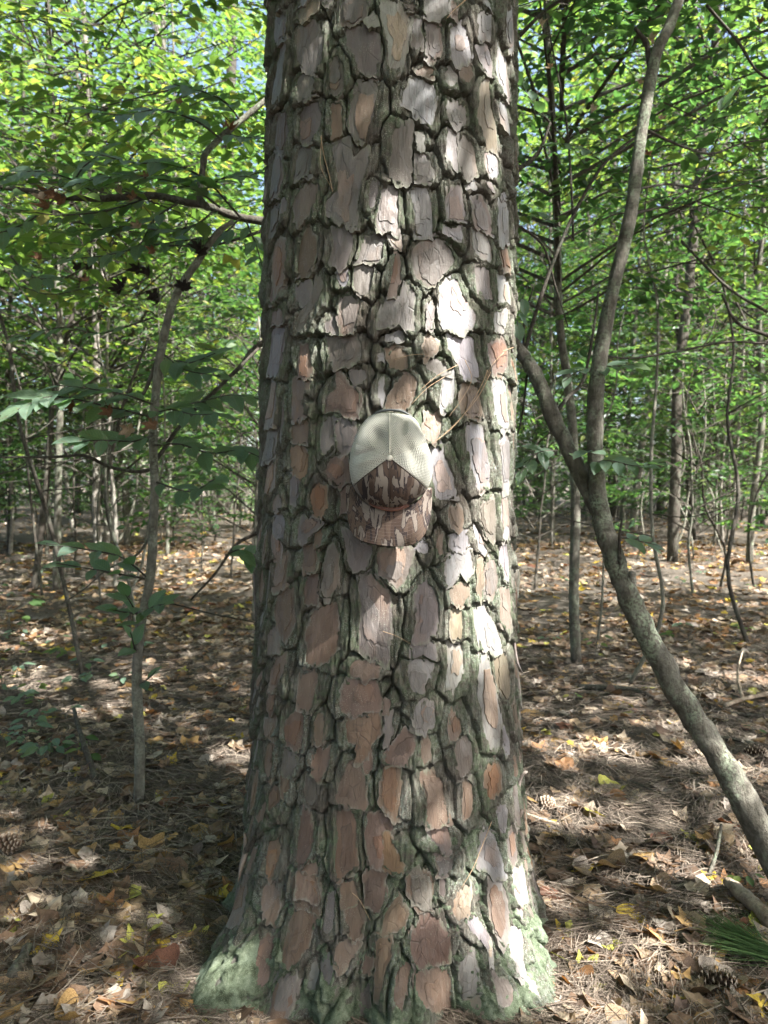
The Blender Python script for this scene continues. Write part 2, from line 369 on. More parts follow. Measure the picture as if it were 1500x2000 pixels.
# ------------------------------------------------------------------ the big pine
AY = 1.90; UR = 0.34
def axis_x(z): return np.interp(z, [0, 1.15, 2.2, 20], [.004, .007, .020, .10])
_RZ = [-.15, 0, .08, .2, .3, .41, .64, .9, 1.15, 1.6, 2.2, 3, 8, 16, 20]
_RR = [.425, .402, .388, .373, .366, .360, .348, .338, .332, .325, .317, .303, .24, .12, .05]
def trunk_r(th, z):
    th = np.asarray(th, float); z = np.asarray(z, float)
    f = np.exp(-np.clip(z, -.06, 9) / .115)
    a = .125 * np.exp(-((th + .88) / .26) ** 2) + .03 * np.exp(-((th + .52) / .09) ** 2) + .100 * np.exp(-((th - .86) / .26) ** 2) + .02 * np.exp(-((th - .05) / .2) ** 2) \
        + .09 * np.exp(-((th - 2.35) / .3) ** 2) + .10 * np.exp(-((th + 2.5) / .35) ** 2)
    a = a + .020 * np.sin(th * 11 + 1.3 * np.sin(th * 3)) + .012 * np.sin(th * 23 + 2)
    return np.interp(z, _RZ, _RR) + f * a
def trunk_p(th, z, h):
    r = trunk_r(th, z) + h
    return np.stack([axis_x(z) + r * np.sin(th), AY - r * np.cos(th), z + 0 * r], -1)
def trunk_uv(px, py):
    d = ray(px, py); R = .34; t = 1.5
    for _ in range(14):
        z = CAM[2] + d[2] * t; cx = float(axis_x(z)); ox, oy = CAM[0] - cx, CAM[1] - AY
        A = d[0] ** 2 + d[1] ** 2; B = ox * d[0] + oy * d[1]; C = ox * ox + oy * oy - R * R
        D = max(B * B - A * C, 0.0009); t = (-B - math.sqrt(D)) / A
        p = CAM + d * t; th = math.atan2(p[0] - cx, -(p[1] - AY)); R = .5 * R + .5 * float(trunk_r(th, p[2]))
    return th * UR, p[2]

# bark plates as read off the trunk: strips of (x0, y0, scale), then colour letter and outline
STRIPS = [
(500,0,.3467,"""g465,0 640,0 610,110 560,140 500,150 470,140|p690,0 790,0 860,90 880,110 860,250 830,330 820,380 770,410 740,370 745,230 715,130|t250,50 290,0 365,0 355,70 260,140 240,110|p235,-20 295,-20 280,35 240,38
g230,170 330,120 385,200 375,310 335,420 280,405 235,330|g235,420 320,415 345,540 245,590 232,480|g510,160 600,140 690,200 700,290 680,350 675,415 595,430 550,330 515,240|p615,120 660,50 690,90 690,150 650,165|p955,-20 1085,-20 1075,80 1010,130 950,100
g955,120 1040,130 1050,300 1000,335 950,325 960,220|p1095,150 1160,130 1200,220 1215,330 1140,385 1100,330|b1145,380 1210,340 1215,420 1190,480 1150,450|p1240,80 1320,80 1330,170 1310,245 1250,240 1245,160|p1270,0 1335,0 1325,75 1280,30|p1235,270 1310,250 1325,340 1315,435 1265,410
p1415,60 1440,60 1440,290 1415,290 1408,180|p1375,230 1400,290 1425,310 1425,440 1430,560 1410,570 1360,500 1355,380|g405,380 440,290 490,360 500,500 460,548 420,520|g570,470 680,450 685,580 650,700 600,800 560,800 515,690 530,560|p830,510 900,420 960,470 1020,490 1015,600 990,720 930,710 870,620 820,590
b905,400 960,335 1005,390 990,450 930,440|p1065,390 1110,380 1135,430 1115,500 1065,480|g1075,580 1120,560 1180,590 1190,690 1140,730 1080,690|t1240,600 1270,455 1310,450 1310,550 1340,690 1350,870 1280,830 1235,690|p1360,580 1415,590 1405,740 1360,700|g130,240 175,230 170,380 150,560 110,620 95,560 120,400
g120,0 160,0 140,60 115,90|g105,100 135,90 165,60 175,220 125,260 105,200|g245,610 350,570 365,690 330,790 290,820 250,780|b430,580 480,575 490,690 485,770 430,760|g110,660 180,620 180,750 155,880 105,840|g825,10 900,0 905,60 850,70|g885,110 935,110 930,270 885,280|g1085,20 1140,20 1120,120 1090,110"""),
(500,240,.3467,"""g420,90 525,90 545,200 630,130 625,230 575,440 580,590 540,600 480,560 400,510 390,440 470,380 440,230|g235,140 300,130 325,200 325,310 240,330 220,230|t225,390 360,325 350,400 300,540 240,590 220,540|g95,190 145,150 150,300 130,420 80,440 90,330|g770,20 880,10 870,200 860,330 790,330 750,280 770,170
p900,60 955,60 940,150 900,165|p895,180 945,150 1005,290 965,345 895,330|p1080,40 1130,40 1140,180 1130,280 1070,200|g1145,60 1220,110 1235,300 1180,325 1140,270|p1270,150 1355,200 1365,300 1310,320 1275,240|g710,260 755,310 745,330 705,315|g710,360 800,370 805,490 800,615 740,610 675,585 690,470
p865,380 940,350 985,400 1000,540 985,645 900,640 890,500|p1075,380 1150,350 1175,480 1180,560 1120,555 1070,540|p1175,350 1225,320 1230,370 1190,380|g1215,420 1280,430 1305,520 1315,630 1220,590|p1215,600 1280,590 1320,700 1320,790 1230,760|p1035,620 1060,580 1120,600 1165,560 1150,680 1080,650
p1365,460 1400,440 1415,520 1420,680 1370,690 1360,580|p1375,400 1405,390 1405,440 1375,450|b245,640 280,570 340,640 335,760 300,855 230,865|b105,660 150,640 170,750 160,900 120,980 90,820|g85,470 130,460 120,600 75,690|g420,590 520,590 545,680 520,790 480,830 420,800 440,700|g610,620 700,615 730,640 710,790 560,800 600,700
p740,640 820,620 830,720 790,725|g1290,330 1330,340 1335,400 1300,370|p1370,0 1405,0 1405,40 1375,20|g640,330 690,330 670,470 630,500"""),
(500,480,.3467,"""g555,115 665,105 660,180 640,260 605,280 545,230|p455,155 520,135 520,225 485,230|g865,20 1000,-50 1090,0 1120,90 1050,160 1000,210 970,225 890,170|b780,30 810,60 810,180 790,280 745,280 770,160|g740,290 810,280 830,200 900,260 890,380 880,470 840,490 800,440 740,470 670,460 690,390|g470,300 520,270 590,310 580,400 550,490 490,490 465,400
g225,220 310,185 310,290 260,345 225,310|g320,190 360,170 375,280 310,400 270,480 235,470 260,380 330,290|p1035,250 1070,190 1130,180 1190,340 1240,390 1230,450 1150,500 1060,480 1030,400|g1220,130 1310,120 1310,250 1320,310 1250,300|p1365,170 1395,140 1430,230 1430,320 1360,320|p1350,370 1425,340 1415,420 1390,500 1335,470
b1375,0 1425,0 1430,150 1380,140|b95,370 150,360 155,440 95,450|g80,460 160,460 150,600 130,740 70,730 80,600|g390,510 470,495 560,500 590,570 580,650 500,690 440,690 400,570|b240,560 290,550 320,700 310,740 250,730|p735,500 800,480 840,530 790,555 740,540|p685,610 720,590 725,660 690,640|b745,590 835,570 865,690 775,710 740,640
b940,540 980,490 1040,540 1020,610 960,640 935,590|g960,650 1050,645 1100,740 1020,740 960,700|p1080,510 1190,490 1235,520 1230,600 1250,700 1240,755 1160,760 1120,660 1085,590|b1290,560 1390,500 1420,600 1410,700 1330,735 1320,640|b100,140 160,130 150,260 110,330 90,300|g390,430 450,400 470,490 400,490|g960,330 1000,300 1005,450 960,460"""),
(500,720,.3467,"""b450,10 500,30 520,110 580,110 590,180 570,270 500,270 440,240 390,250 400,170 460,100|g525,0 615,0 610,80 545,95|b190,50 265,50 275,130 260,190 290,260 220,300 200,180|t272,0 320,0 300,110 280,140|t70,60 115,60 115,210 110,320 60,320 75,180|g60,330 110,330 105,500 40,540 55,420|b210,310 290,300 300,430 210,410|o185,440 260,420 300,480 290,600 265,630 200,560
g375,280 440,290 440,440 390,500 360,420|g450,290 540,290 565,350 545,470 460,480|b425,500 520,490 530,560 525,640 480,660 400,600|b790,90 840,20 905,40 900,140 850,230 725,230 740,170|p690,100 720,60 730,160 710,200 690,170|b940,320 960,250 1055,260 1040,360 1000,420 960,400|p985,460 1045,430 1090,560 1120,720 1000,740 985,600
b1140,180 1170,90 1250,90 1265,180 1270,270 1190,290 1135,250|p1185,330 1230,300 1280,330 1300,480 1320,640 1250,690 1220,600 1190,450|p1330,60 1405,60 1405,200 1410,350 1360,340 1330,230|p1350,370 1420,370 1420,540 1415,700 1380,700 1370,550|t60,550 105,515 110,660 75,720 45,690|g195,610 240,590 250,680 230,770 200,750|p1040,60 1110,20 1110,150 1060,240 1030,200|b1330,0 1390,0 1380,50 1335,40
b475,690 530,660 550,740 550,780 480,800"""),
(490,960,.36,"""o330,20 360,-50 415,-20 420,80 390,140 345,140|b130,20 170,10 185,60 150,110 125,90|g265,150 330,125 385,180 330,240 300,280 260,270|b345,230 380,195 390,270 350,310|b100,230 140,230 170,300 165,370 135,380 115,310|g130,130 170,120 200,190 185,260 130,210|b130,400 190,330 205,400 195,510 135,540|b275,290 350,290 365,370 350,440 300,440 285,370|b290,470 350,450 370,530 370,610 310,610 285,540
g395,440 420,310 470,300 475,400 480,500 430,580 385,540|g490,200 560,230 600,280 670,290 620,420 560,430 520,330|g690,310 800,300 880,320 865,430 800,530 740,470 685,440|p1045,380 1100,330 1190,320 1200,420 1160,490 1130,440 1080,510 1045,490|t1070,545 1110,495 1180,495 1180,560 1140,630 1090,600|b1070,90 1130,60 1160,100 1150,190 1120,225 1080,190|p1080,240 1160,210 1180,290 1150,325 1080,320
g1245,60 1310,40 1320,150 1310,270 1270,250 1240,160|p1225,190 1260,270 1285,350 1225,310|p1350,20 1395,0 1395,130 1385,260 1345,260 1345,140|p1350,280 1400,280 1405,420 1395,500 1365,470 1345,370|t1230,360 1260,350 1260,480 1240,580 1220,540|g1275,390 1340,380 1340,510 1300,600 1265,570|t1350,520 1410,510 1405,620 1395,750 1340,720 1345,620
g580,480 640,440 690,500 750,550 770,680 750,820 740,930 670,900 590,860 590,720 600,600|b150,530 230,520 245,600 240,730 200,800 150,760 130,640|b320,670 420,600 470,590 475,700 480,840 400,930 300,940 300,790|g880,560 930,490 1010,540 1020,650 1000,780 960,800 880,800 900,680|p1215,640 1270,600 1310,690 1350,780 1355,870 1300,890 1230,830|t1085,640 1160,640 1140,800 1080,800|p885,315 930,250 965,290 950,340"""),
(490,1210,.36,"""b260,300 350,280 350,360 330,500 260,480|b540,240 620,200 700,250 690,310 600,320 535,300|b530,330 600,335 680,325 700,400 710,480 640,500 540,520 475,490 490,390|g870,140 990,120 1000,220 930,200 870,205|p850,230 900,215 990,240 960,330 900,420 845,330|p1075,130 1150,140 1150,250 1120,390 1055,360 1075,250|b120,220 180,190 180,260 150,390 110,380|g95,60 150,30 160,180 100,180|b90,395 135,395 130,480 100,530 80,480|b70,540 120,530 125,650 80,640
b185,560 240,490 290,520 280,600 260,710 200,680|b345,520 390,510 400,600 390,670 345,670|b510,540 600,520 700,520 710,620 650,680 640,770 560,770 590,690 520,660|g885,480 950,440 1005,460 990,550 940,615 900,600 880,540|g860,550 885,570 880,600 860,590|b1065,600 1100,500 1140,560 1140,610 1080,660|p1240,200 1290,200 1300,330 1340,470 1350,560 1340,700 1270,670 1250,550 1230,400|t1325,200 1390,180 1400,290 1390,430 1350,420 1325,310
g725,530 765,520 770,620 745,690 720,660|b720,740 790,640 830,590 890,620 890,680 850,750 850,785 740,790|b925,640 960,630 980,740 935,790|g1110,650 1200,620 1205,760 1180,850 1110,850|b345,690 420,700 430,760 390,860 340,820|b90,660 130,660 135,780 120,860 80,820|t1415,440 1440,420 1445,580 1415,600|g180,700 230,715 260,770 230,850 180,850|b720,430 755,440 750,510 715,505|p1360,600 1390,570 1400,680 1370,740"""),
(470,1460,.3867,"""b545,70 600,65 625,130 640,310 560,290 480,260 510,170|b720,105 800,100 815,200 800,330 760,345 700,270 710,180|b580,20 660,0 665,100 630,120 605,60|g340,130 400,135 395,250 350,300 325,270|b900,130 960,110 1030,170 1020,260 1050,360 1000,370 935,380 940,260|b1115,170 1165,160 1165,340 1115,360|g945,405 1030,385 1060,420 1050,530 1020,530 950,450|o1230,110 1290,65 1325,140 1310,220 1250,280 1230,220
b465,340 560,320 585,400 580,500 600,580 560,620 500,660 470,580 490,450|b630,370 690,340 775,350 770,420 720,450 710,600 660,590 640,480|o725,450 770,460 790,530 825,590 800,625 725,610 715,540|b300,340 345,325 365,430 355,540 300,600 280,540|b145,460 205,460 200,580 160,660 130,580|b290,640 340,585 395,610 390,690 395,760 300,740|b625,650 680,620 735,640 720,750 680,760 625,730|b500,680 570,670 590,740 590,790 520,790
g840,640 900,620 950,660 960,740 940,800 870,790|g985,545 1080,545 1060,630 990,630|p1210,480 1240,420 1290,450 1320,560 1330,640 1270,655 1200,600|p1290,300 1350,290 1340,440 1300,420|g1380,200 1405,180 1405,380 1380,400|p1370,620 1425,590 1430,750 1400,790 1370,760|g1340,450 1390,400 1400,560 1360,610|b90,340 130,260 135,330 100,390|g110,700 150,680 190,720 190,830 130,850|b210,80 240,60 260,180 230,250 205,170
p1255,665 1320,655 1325,790 1290,840 1250,780|g1000,650 1030,645 1025,740 1005,730|b145,220 200,190 210,270 150,330"""),
(360,1700,.4933,"""b425,165 475,145 530,185 510,240 460,360 390,365 400,310|b430,30 470,10 530,25 540,100 535,175 480,140 430,110|b290,290 340,245 365,270 360,360 320,465 290,440|b630,125 690,115 720,180 700,260 670,280 640,200|b715,25 790,10 800,100 760,165 720,120|b890,30 950,10 990,40 985,140 930,155 885,100|b790,180 850,110 885,160 870,230 780,255|b940,175 965,160 1020,210 1060,280 1040,360 960,385 920,385 890,300 900,250
b920,400 1040,380 1060,480 1060,560 1000,570 920,510|b760,270 820,265 820,340 790,400 775,520 750,510 755,380|b600,300 650,265 700,290 660,360 620,385 595,350|b880,370 905,380 885,480 860,550 820,520 840,430|g375,420 445,400 440,520 400,600 335,600 345,490|p490,400 515,360 525,420 510,475 490,450|g540,370 570,345 600,400 570,450 545,430|t1065,170 1075,100 1140,50 1140,130 1090,195|p1115,190 1160,170 1195,250 1190,300 1150,250
p1100,340 1150,320 1165,400 1160,480 1110,500 1090,430|g1210,20 1250,0 1280,90 1275,240 1240,290 1210,200|p1300,40 1335,10 1345,100 1345,210 1320,170|p1290,220 1335,220 1345,340 1335,440 1300,380|p1345,420 1385,430 1405,500 1365,490|g1215,400 1260,420 1300,480 1290,540 1240,520|t205,200 215,100 235,0 255,0 245,120 225,230|b325,120 360,80 380,140 370,200 335,200|g20,350 70,300 95,310 60,360|b130,480 170,490 190,590 130,600|g160,150 190,60 205,60 190,150
p1200,260 1225,280 1220,380 1205,370|b700,360 750,340 740,400 710,400|g120,310 190,270 200,320 140,350|t1120,520 1180,500 1190,590 1130,600|g690,480 730,470 740,560 700,570"""),
]
TINT = {'g': (.120, .106, .095), 'b': (.128, .092, .068), 'p': (.180, .174, .168), 't': (.132, .110, .083), 'o': (.152, .098, .062)}  # p covers pale bark and also paints sun and sky light on right-hand plates
def area_c(P):
    x, y = P[:, 0], P[:, 1]; x2, y2 = np.roll(x, -1), np.roll(y, -1); c = x * y2 - x2 * y; A = c.sum() / 2
    if abs(A) < 1e-9: return 0, P.mean(0)
    return A, np.array([((x + x2) * c).sum(), ((y + y2) * c).sum()]) / (6 * A)
def chaikin(P, r=.22):
    Q = np.roll(P, -1, 0); out = np.empty((2 * len(P), 2)); out[0::2] = P * (1 - r) + Q * r; out[1::2] = P * r + Q * (1 - r); return out
PLATES = []
for x0, y0, sc, txt in STRIPS:
    for item in txt.replace('\n', '|').split('|'):
        item = item.strip()
        if not item: continue
        pts = [tuple(float(q) for q in p.split(',')) for p in item[1:].split()]
        P = np.array([trunk_uv(x0 + a * sc, y0 + b * sc) for a, b in pts])
        A, c = area_c(P)
        if A < 0: P = P[::-1]
        if abs(A) < 1.2e-4: continue
        PLATES.append((P, item[0], True))
NTRACED = len(PLATES)

# sheet of furrowed bark: rows of height, columns of angle
TH = np.concatenate([np.arange(-math.pi, -1.75, .045), np.arange(-1.75, 1.75, .0082), np.arange(1.75, math.pi + .001, .045)]); TH[-1] = math.pi
ZZ = np.arange(-.13, 2.46, .0042)
U, Vv = np.meshgrid(TH * UR, ZZ)
D1 = np.full(U.shape, .2); D2 = np.full(U.shape, .2); I1 = np.zeros(U.shape, int); SD_N = [0]; SHAPE = []
WU = .0055 * fbm(U * 55, Vv * 25, 11, 4); WV = .011 * fbm(U * 60, Vv * 30, 12, 4)
def sdf_add(P):
    lo, hi = P.min(0) - .055, P.max(0) + .055
    c0, c1 = np.searchsorted(TH * UR, [lo[0], hi[0]]); r0, r1 = np.searchsorted(ZZ, [lo[1], hi[1]])
    X = U[r0:r1, c0:c1] + WU[r0:r1, c0:c1]; Y = Vv[r0:r1, c0:c1] + WV[r0:r1, c0:c1]
    d = np.full(X.shape, 9.0); s = np.ones(X.shape); n = len(P)
    for i in range(n):
        a, b = P[i], P[(i + 1) % n]; e = b - a; wx, wy = X - a[0], Y - a[1]
        t = np.clip((wx * e[0] + wy * e[1]) / (e @ e + 1e-12), 0, 1)
        d = np.minimum(d, (wx - e[0] * t) ** 2 + ((wy - e[1] * t)) ** 2)
        cr = ((a[1] <= Y) & (b[1] > Y)) | ((b[1] <= Y) & (a[1] > Y))
        xi = a[0] + (Y - a[1]) / (e[1] if abs(e[1]) > 1e-12 else 1e-12) * e[0]
        s = np.where(cr & (X < xi), -s, s)
    d = np.sqrt(d) * s
    A1 = D1[r0:r1, c0:c1]; A2 = D2[r0:r1, c0:c1]
    A2[:] = np.minimum(A2, np.maximum(A1, d)); I1[r0:r1, c0:c1] = np.where(d < A1, len(SHAPE), I1[r0:r1, c0:c1]); A1[:] = np.minimum(A1, d)
    A, c = area_c(P); rr = random.Random(len(SHAPE) * 7 + 3)
    SHAPE.append((c[0], c[1], np.ptp(P[:, 0]) + 1e-6, np.ptp(P[:, 1]) + 1e-6, rr.uniform(.001, .016), rr.uniform(-.004, .004), rr.uniform(-.002, .004)))
for P, k, t in PLATES: sdf_add(chaikin(P))
rp = random.Random(5)
def probe(u, v):
    c = min(np.searchsorted(TH * UR, u), len(TH) - 1); r = min(np.searchsorted(ZZ, v), len(ZZ) - 1); return D1[r, c]
for col_ in np.arange(-math.pi * UR + .02, math.pi * UR - .02, .047):
    v = -.02 + rp.random() * .1
    while v < 2.44:
        hgt = rp.uniform(.06, .16); wd = rp.uniform(.024, .044); u = col_ + rp.uniform(-.008, .008)
        inside = abs(u / UR) < 1.30 and v < 2.2
        need = (.014 if v > .3 else .007) if inside else .010
        if inside: hgt *= .6; wd *= .75
        if min(probe(u + a * wd / 2, v + b * hgt) for a in (-1, 0, 1) for b in (0, .5, 1)) > need:
            P = np.array([(u - wd * rp.uniform(.3, .5), v + hgt * .12), (u + wd * rp.uniform(-.1, .1), v), (u + wd * rp.uniform(.3, .5), v + hgt * rp.uniform(.1, .2)),
                          (u + wd * rp.uniform(.4, .55), v + hgt * .6), (u + wd * rp.uniform(.2, .4), v + hgt), (u - wd * rp.uniform(.2, .4), v + hgt * rp.uniform(.9, 1)), (u - wd * .5, v + hgt * .5)])
            PLATES.append((P, 'g' if v > 1.3 and rp.random() < .7 else rp.choice('bbgg'), inside)); sdf_add(chaikin(P))
        v += hgt + .014
INP = D1 < 0
SH = np.array(SHAPE)
def island_h(u, v, i):
    c = SH[i]; c = c.T if c.ndim == 2 else (np.moveaxis(c, -1, 0) if c.ndim == 3 else c)
    return c[6] + c[4] * np.clip((c[1] - v) / c[3], -.7, .62) + c[5] * np.clip((u - c[0]) / c[2], -.8, .8)
gap = D2 - D1
isl = island_h(U, Vv, I1)
fib = fbm(U * 170 + 1.5 * vn(U * 40, Vv * 12, 31), Vv * 17, 21, 4)
drop = 1 - sstep(.0, .007, gap)
crk = .75 + .8 * fbm(U * 16, Vv * 8, 24, 2)
Hb = isl + .0016 + .0045 * fbm(U * 22, Vv * 10, 27, 2) - .0035 * drop - .023 * np.clip(crk, .2, 1.3) * np.exp(-(gap / .0036) ** 2) * sstep(.0002, .003, D1) - .008 * sstep(.018, .045, D1)
Hb = Hb + np.where(INP, 0, .0060 * fib + .0034 * fbm(U * 300, Vv * 60, 22, 2) + .0052 * fbm(U * 60, Vv * 26, 23, 3) )
Hb = np.where(INP, isl - .0055, Hb)

TREE = thing('pine_tree', (axis_x(0), AY, 0), 'massive pine with thick plated bark filling the middle of the picture', 'tree')
TB = np.array(TREE.location)
def grid_faces(n, k):
    i = np.arange(n - 1)[:, None] * k; j = np.arange(k - 1)[None, :]
    return np.stack([i + j, i + j + 1, i + k + j + 1, i + k + j], -1)
tb = MB()
V = trunk_p(TH[None, :] + 0 * Vv, Vv, Hb).reshape(-1, 3)
tb.add(V, grid_faces(*U.shape).reshape(-1, 4))
zu = np.concatenate([np.arange(2.453, 4, .04), np.arange(4, 19.6, .25)]); tu = np.linspace(-math.pi, math.pi, 97)
UU, VV = np.meshgrid(tu * UR, zu)
hu = -.008 + .012 * fbm(UU * 40, VV * 12, 41, 3) + .006 * fbm(UU * 120, VV * 20, 42, 2)
tb.add(trunk_p(tu[None, :] + 0 * VV, VV, hu).reshape(-1, 3), grid_faces(*UU.shape).reshape(-1, 4))
TRUNK = ob('trunk', tb.mesh('trunk', M_BASE, True, TB), TREE)

def plate_mesh(mb, P, tint, seed, idx):
    r = random.Random(seed)
    P = chaikin(P, .05)
    L = np.linalg.norm(np.roll(P, -1, 0) - P, axis=1); cum = np.concatenate([[0], np.cumsum(L)]); n = int(np.clip(cum[-1] / .0032, 30, 150))
    s = np.linspace(0, cum[-1], n, endpoint=False); PP = np.vstack([P, P[:1]])
    O = np.stack([np.interp(s, cum, PP[:, 0]), np.interp(s, cum, PP[:, 1])], -1)
    A, c = area_c(O); hgt = np.ptp(O[:, 1]) + 1e-6; wid = np.ptp(O[:, 0]) + 1e-6
    d = O - c; nrm = d / (np.linalg.norm(d, axis=1)[:, None] + 1e-9)
    ragged = .0075 * fbm(s * 55, np.full(n, seed * 3.7), 51, 4) + .0020 * vn(s * 250, np.full(n, seed * 1.3), 52) + .0010 * vn(s * 600, np.full(n, seed * 2.3), 53)
    end = np.abs(nrm[:, 1]) ** 2
    O = O + nrm * (ragged * (.42 + 1.25 * end))[:, None]
    O = c + (O - c) * (1 + .19 * min(1, .05 / wid)) 
    def hh(Q):
        return island_h(Q[:, 0], Q[:, 1], np.full(len(Q), idx)) + .0016 * fbm(Q[:, 0] * 55, Q[:, 1] * 30, seed, 2)
    def layer(O, c, h0, rings, bot):
        n = len(O); Vs = []; 
        a = c + (O - c) * 1.01; Vs.append(np.c_[a, h0(O) + bot]); Vs.append(np.c_[O, h0(O)])
        Vs.append(np.c_[O, h0(O)])
        for k, dh in rings:
            Q = c + (O - c) * k; Q = Q + (.0012 * k) * np.c_[vn(Q[:, 0] * 200, Q[:, 1] * 200, 3), vn(Q[:, 0] * 200, Q[:, 1] * 200, 4)]
            Vs.append(np.c_[Q, h0(Q) + dh])
        Vs.append(np.c_[c[None], h0(c[None]) + rings[-1][1]])
        m = len(Vs) - 1; W = np.concatenate(Vs)
        q = []; j = np.arange(n); j2 = (j + 1) % n
        for k in range(m - 1):
            if k == 1: continue
            q.append(np.stack([k * n + j, k * n + j2, (k + 1) * n + j2, (k + 1) * n + j], -1))
        T = np.stack([(m - 1) * n + j, (m - 1) * n + j2, np.full(n, m * n)], -1)
        nw = n
        return W, np.concatenate(q), T, nw
    tv = np.array(tint) * r.uniform(.86, 1.14) * np.array([1, r.uniform(.96, 1.04), r.uniform(.93, 1.07)])
    def put(W, q, T, tv, rims, n):
        p3 = trunk_p(W[:, 0] / UR, W[:, 1], W[:, 2]); rm = np.concatenate([np.repeat(rims, n), [0.0]])
        mb.add(p3, q, T, tint=np.tile(tv, (len(W), 1)), rnd=np.full(len(W), r.random()), rim=rm)
    W, q, T, _ = layer(O, c, hh, [(.95, -.0001), (.82, .0), (.62, .0), (.34, .0)], -.012)
    put(W, q, T, tv, [1, .95, .95, .8, .45, .15, 0], len(O))
    nf = 0 if wid < .02 else r.choice([0, 0, 1, 1] if abs(A) < .0025 else [0, 1, 1, 2])
    for f in range(nf):                      # thinner scales lying on the plate
        k = r.uniform(.38, .72); cc = c + np.array([r.uniform(-.2, .2) * wid, r.uniform(-.2, .22) * hgt]) * (1 - k) * 1.5
        sel = O[::2]; o2 = cc + (sel - c) * k * np.array([r.uniform(.75, 1), r.uniform(.8, 1.05)])
        m2 = len(o2); dd = o2 - cc; nn = dd / (np.linalg.norm(dd, axis=1)[:, None] + 1e-9)
        aa = np.linspace(0, 2 * math.pi, m2, endpoint=False)
        o2 = o2 + nn * (.0065 * (np.clip(wid / .05, .3, 1.3)) * fbm(np.cos(aa) * 1.5 + seed, np.sin(aa) * 1.5 + f * 7.7, 61, 3))[:, None]
        dz = .0016 + .0009 * f
        tw = tv * r.uniform(.8, 1.2) * (np.array([1.12, .92, .78]) if r.random() < .3 else np.array([1, 1, 1.0]))
        W, q, T, _ = layer(o2, cc, lambda Q: hh(Q) + dz, [(.93, .0), (.6, .0)], 0)
        W[:len(o2), 2] = hh(W[:len(o2), :2]) + .0002
        put(W, q, T, tw, [.4, .3, .3, .1, 0], len(o2))
rest = MB()
for i, (P, k, traced) in enumerate(PLATES):
    tint = TINT[k]
    if i < 300 and traced:
        mb = MB(); plate_mesh(mb, P, tint, i + 1, i); ob('bark_plate', mb.mesh('bark_plate', M_PLATE, False, TB), TRUNK)
    else:
        plate_mesh(rest, P, tint, i + 1, i)
if rest.n: ob('bark_plates_around', rest.mesh('bark_plates_around', M_PLATE, False, TB), TRUNK, kind='stuff')

# moss on the root flare and in the low furrows
rows = ZZ < .36; nr = int(rows.sum()); THg = TH[None, :] + 0 * Vv[:nr]; Zg = Vv[:nr]
zone = np.exp(-((THg + .95) / .34) ** 2) * .075 + np.exp(-((THg - .98) / .26) ** 2) * .10 + .045 + .03 * np.exp(-((THg + .35) / .3) ** 2)
mk = zone - Zg - .055 + .22 * fbm(U[:nr] * 17, Zg * 12, 71, 4) + .16 * fbm(U[:nr] * 60, Zg * 45, 72, 3)
thick = np.clip(mk, -.03, .12) * .08 + .0075 * fbm(U[:nr] * 60, Zg * 60, 73, 4) + .004 * fbm(U[:nr] * 300, Zg * 300, 74, 2)
thick = np.where(INP[:nr], thick - .004, thick)
hm = np.maximum(Hb[:nr] * .75 + thick, Hb[:nr] - .004)
gf = grid_faces(*Zg.shape)
inm = thick > -.001
fm = inm[:-1, :-1] | inm[1:, 1:]
Vm = trunk_p(THg, Zg, hm).reshape(-1, 3); qf = gf[fm]
used, inv = np.unique(qf, return_inverse=True)
ob('moss', mk_mesh('moss', Vm[used] - TB, [inv.reshape(-1, 4)], M_MOSS, True), TREE, kind='stuff')

# loose strips of bark curling off the edge
def strip(name, pts, w0, Y, tint):
    P = spline(pxpath(pts, Y), 14); mb = MB(); k = len(P)
    wv = w0 * np.sin(np.linspace(.5, 2.9, k)); sd = np.array([.75, -.65, .1])
    V = np.concatenate([P - sd * wv[:, None] + np.array([0, -.003, 0]), P + np.array([0, -.008, 0]), P + sd * wv[:, None]]); j = np.arange(k - 1)
    q = np.concatenate([np.stack([j, j + 1, k + j + 1, k + j], -1), np.stack([k + j, k + j + 1, 2 * k + j + 1, 2 * k + j], -1)])
    mb.add(V, q, tint=np.tile(tint, (len(V), 1)), rnd=np.full(len(V), .4), rim=np.full(len(V), .2))
    me = mb.mesh(name, M_PLATE, True, TB); o = ob(name, me, TREE)
    md = o.modifiers.new('thick', 'SOLIDIFY'); md.thickness = .003
strip('bark_strip', [(999, 1190), (1003, 1250), (1009, 1290), (1019, 1312)], .006, [1.83, 1.80], (.42, .36, .33))
strip('bark_strip', [(1012, 1600), (1008, 1560), (1014, 1520), (1028, 1505)], .006, [1.80, 1.77], (.33, .28, .25))
strip('bark_strip', [(1000, 1668), (1008, 1610), (1020, 1580)], .007, [1.75, 1.74], (.30, .25, .22))
strip('bark_strip', [(478, 1625), (480, 1660), (472, 1690), (466, 1720)], .010, [1.74, 1.70], (.24, .19, .15))
strip('bark_strip', [(497, 1120), (500, 1150), (502, 1200), (500, 1240)], .010, [1.85, 1.84], (.12, .10, .09))

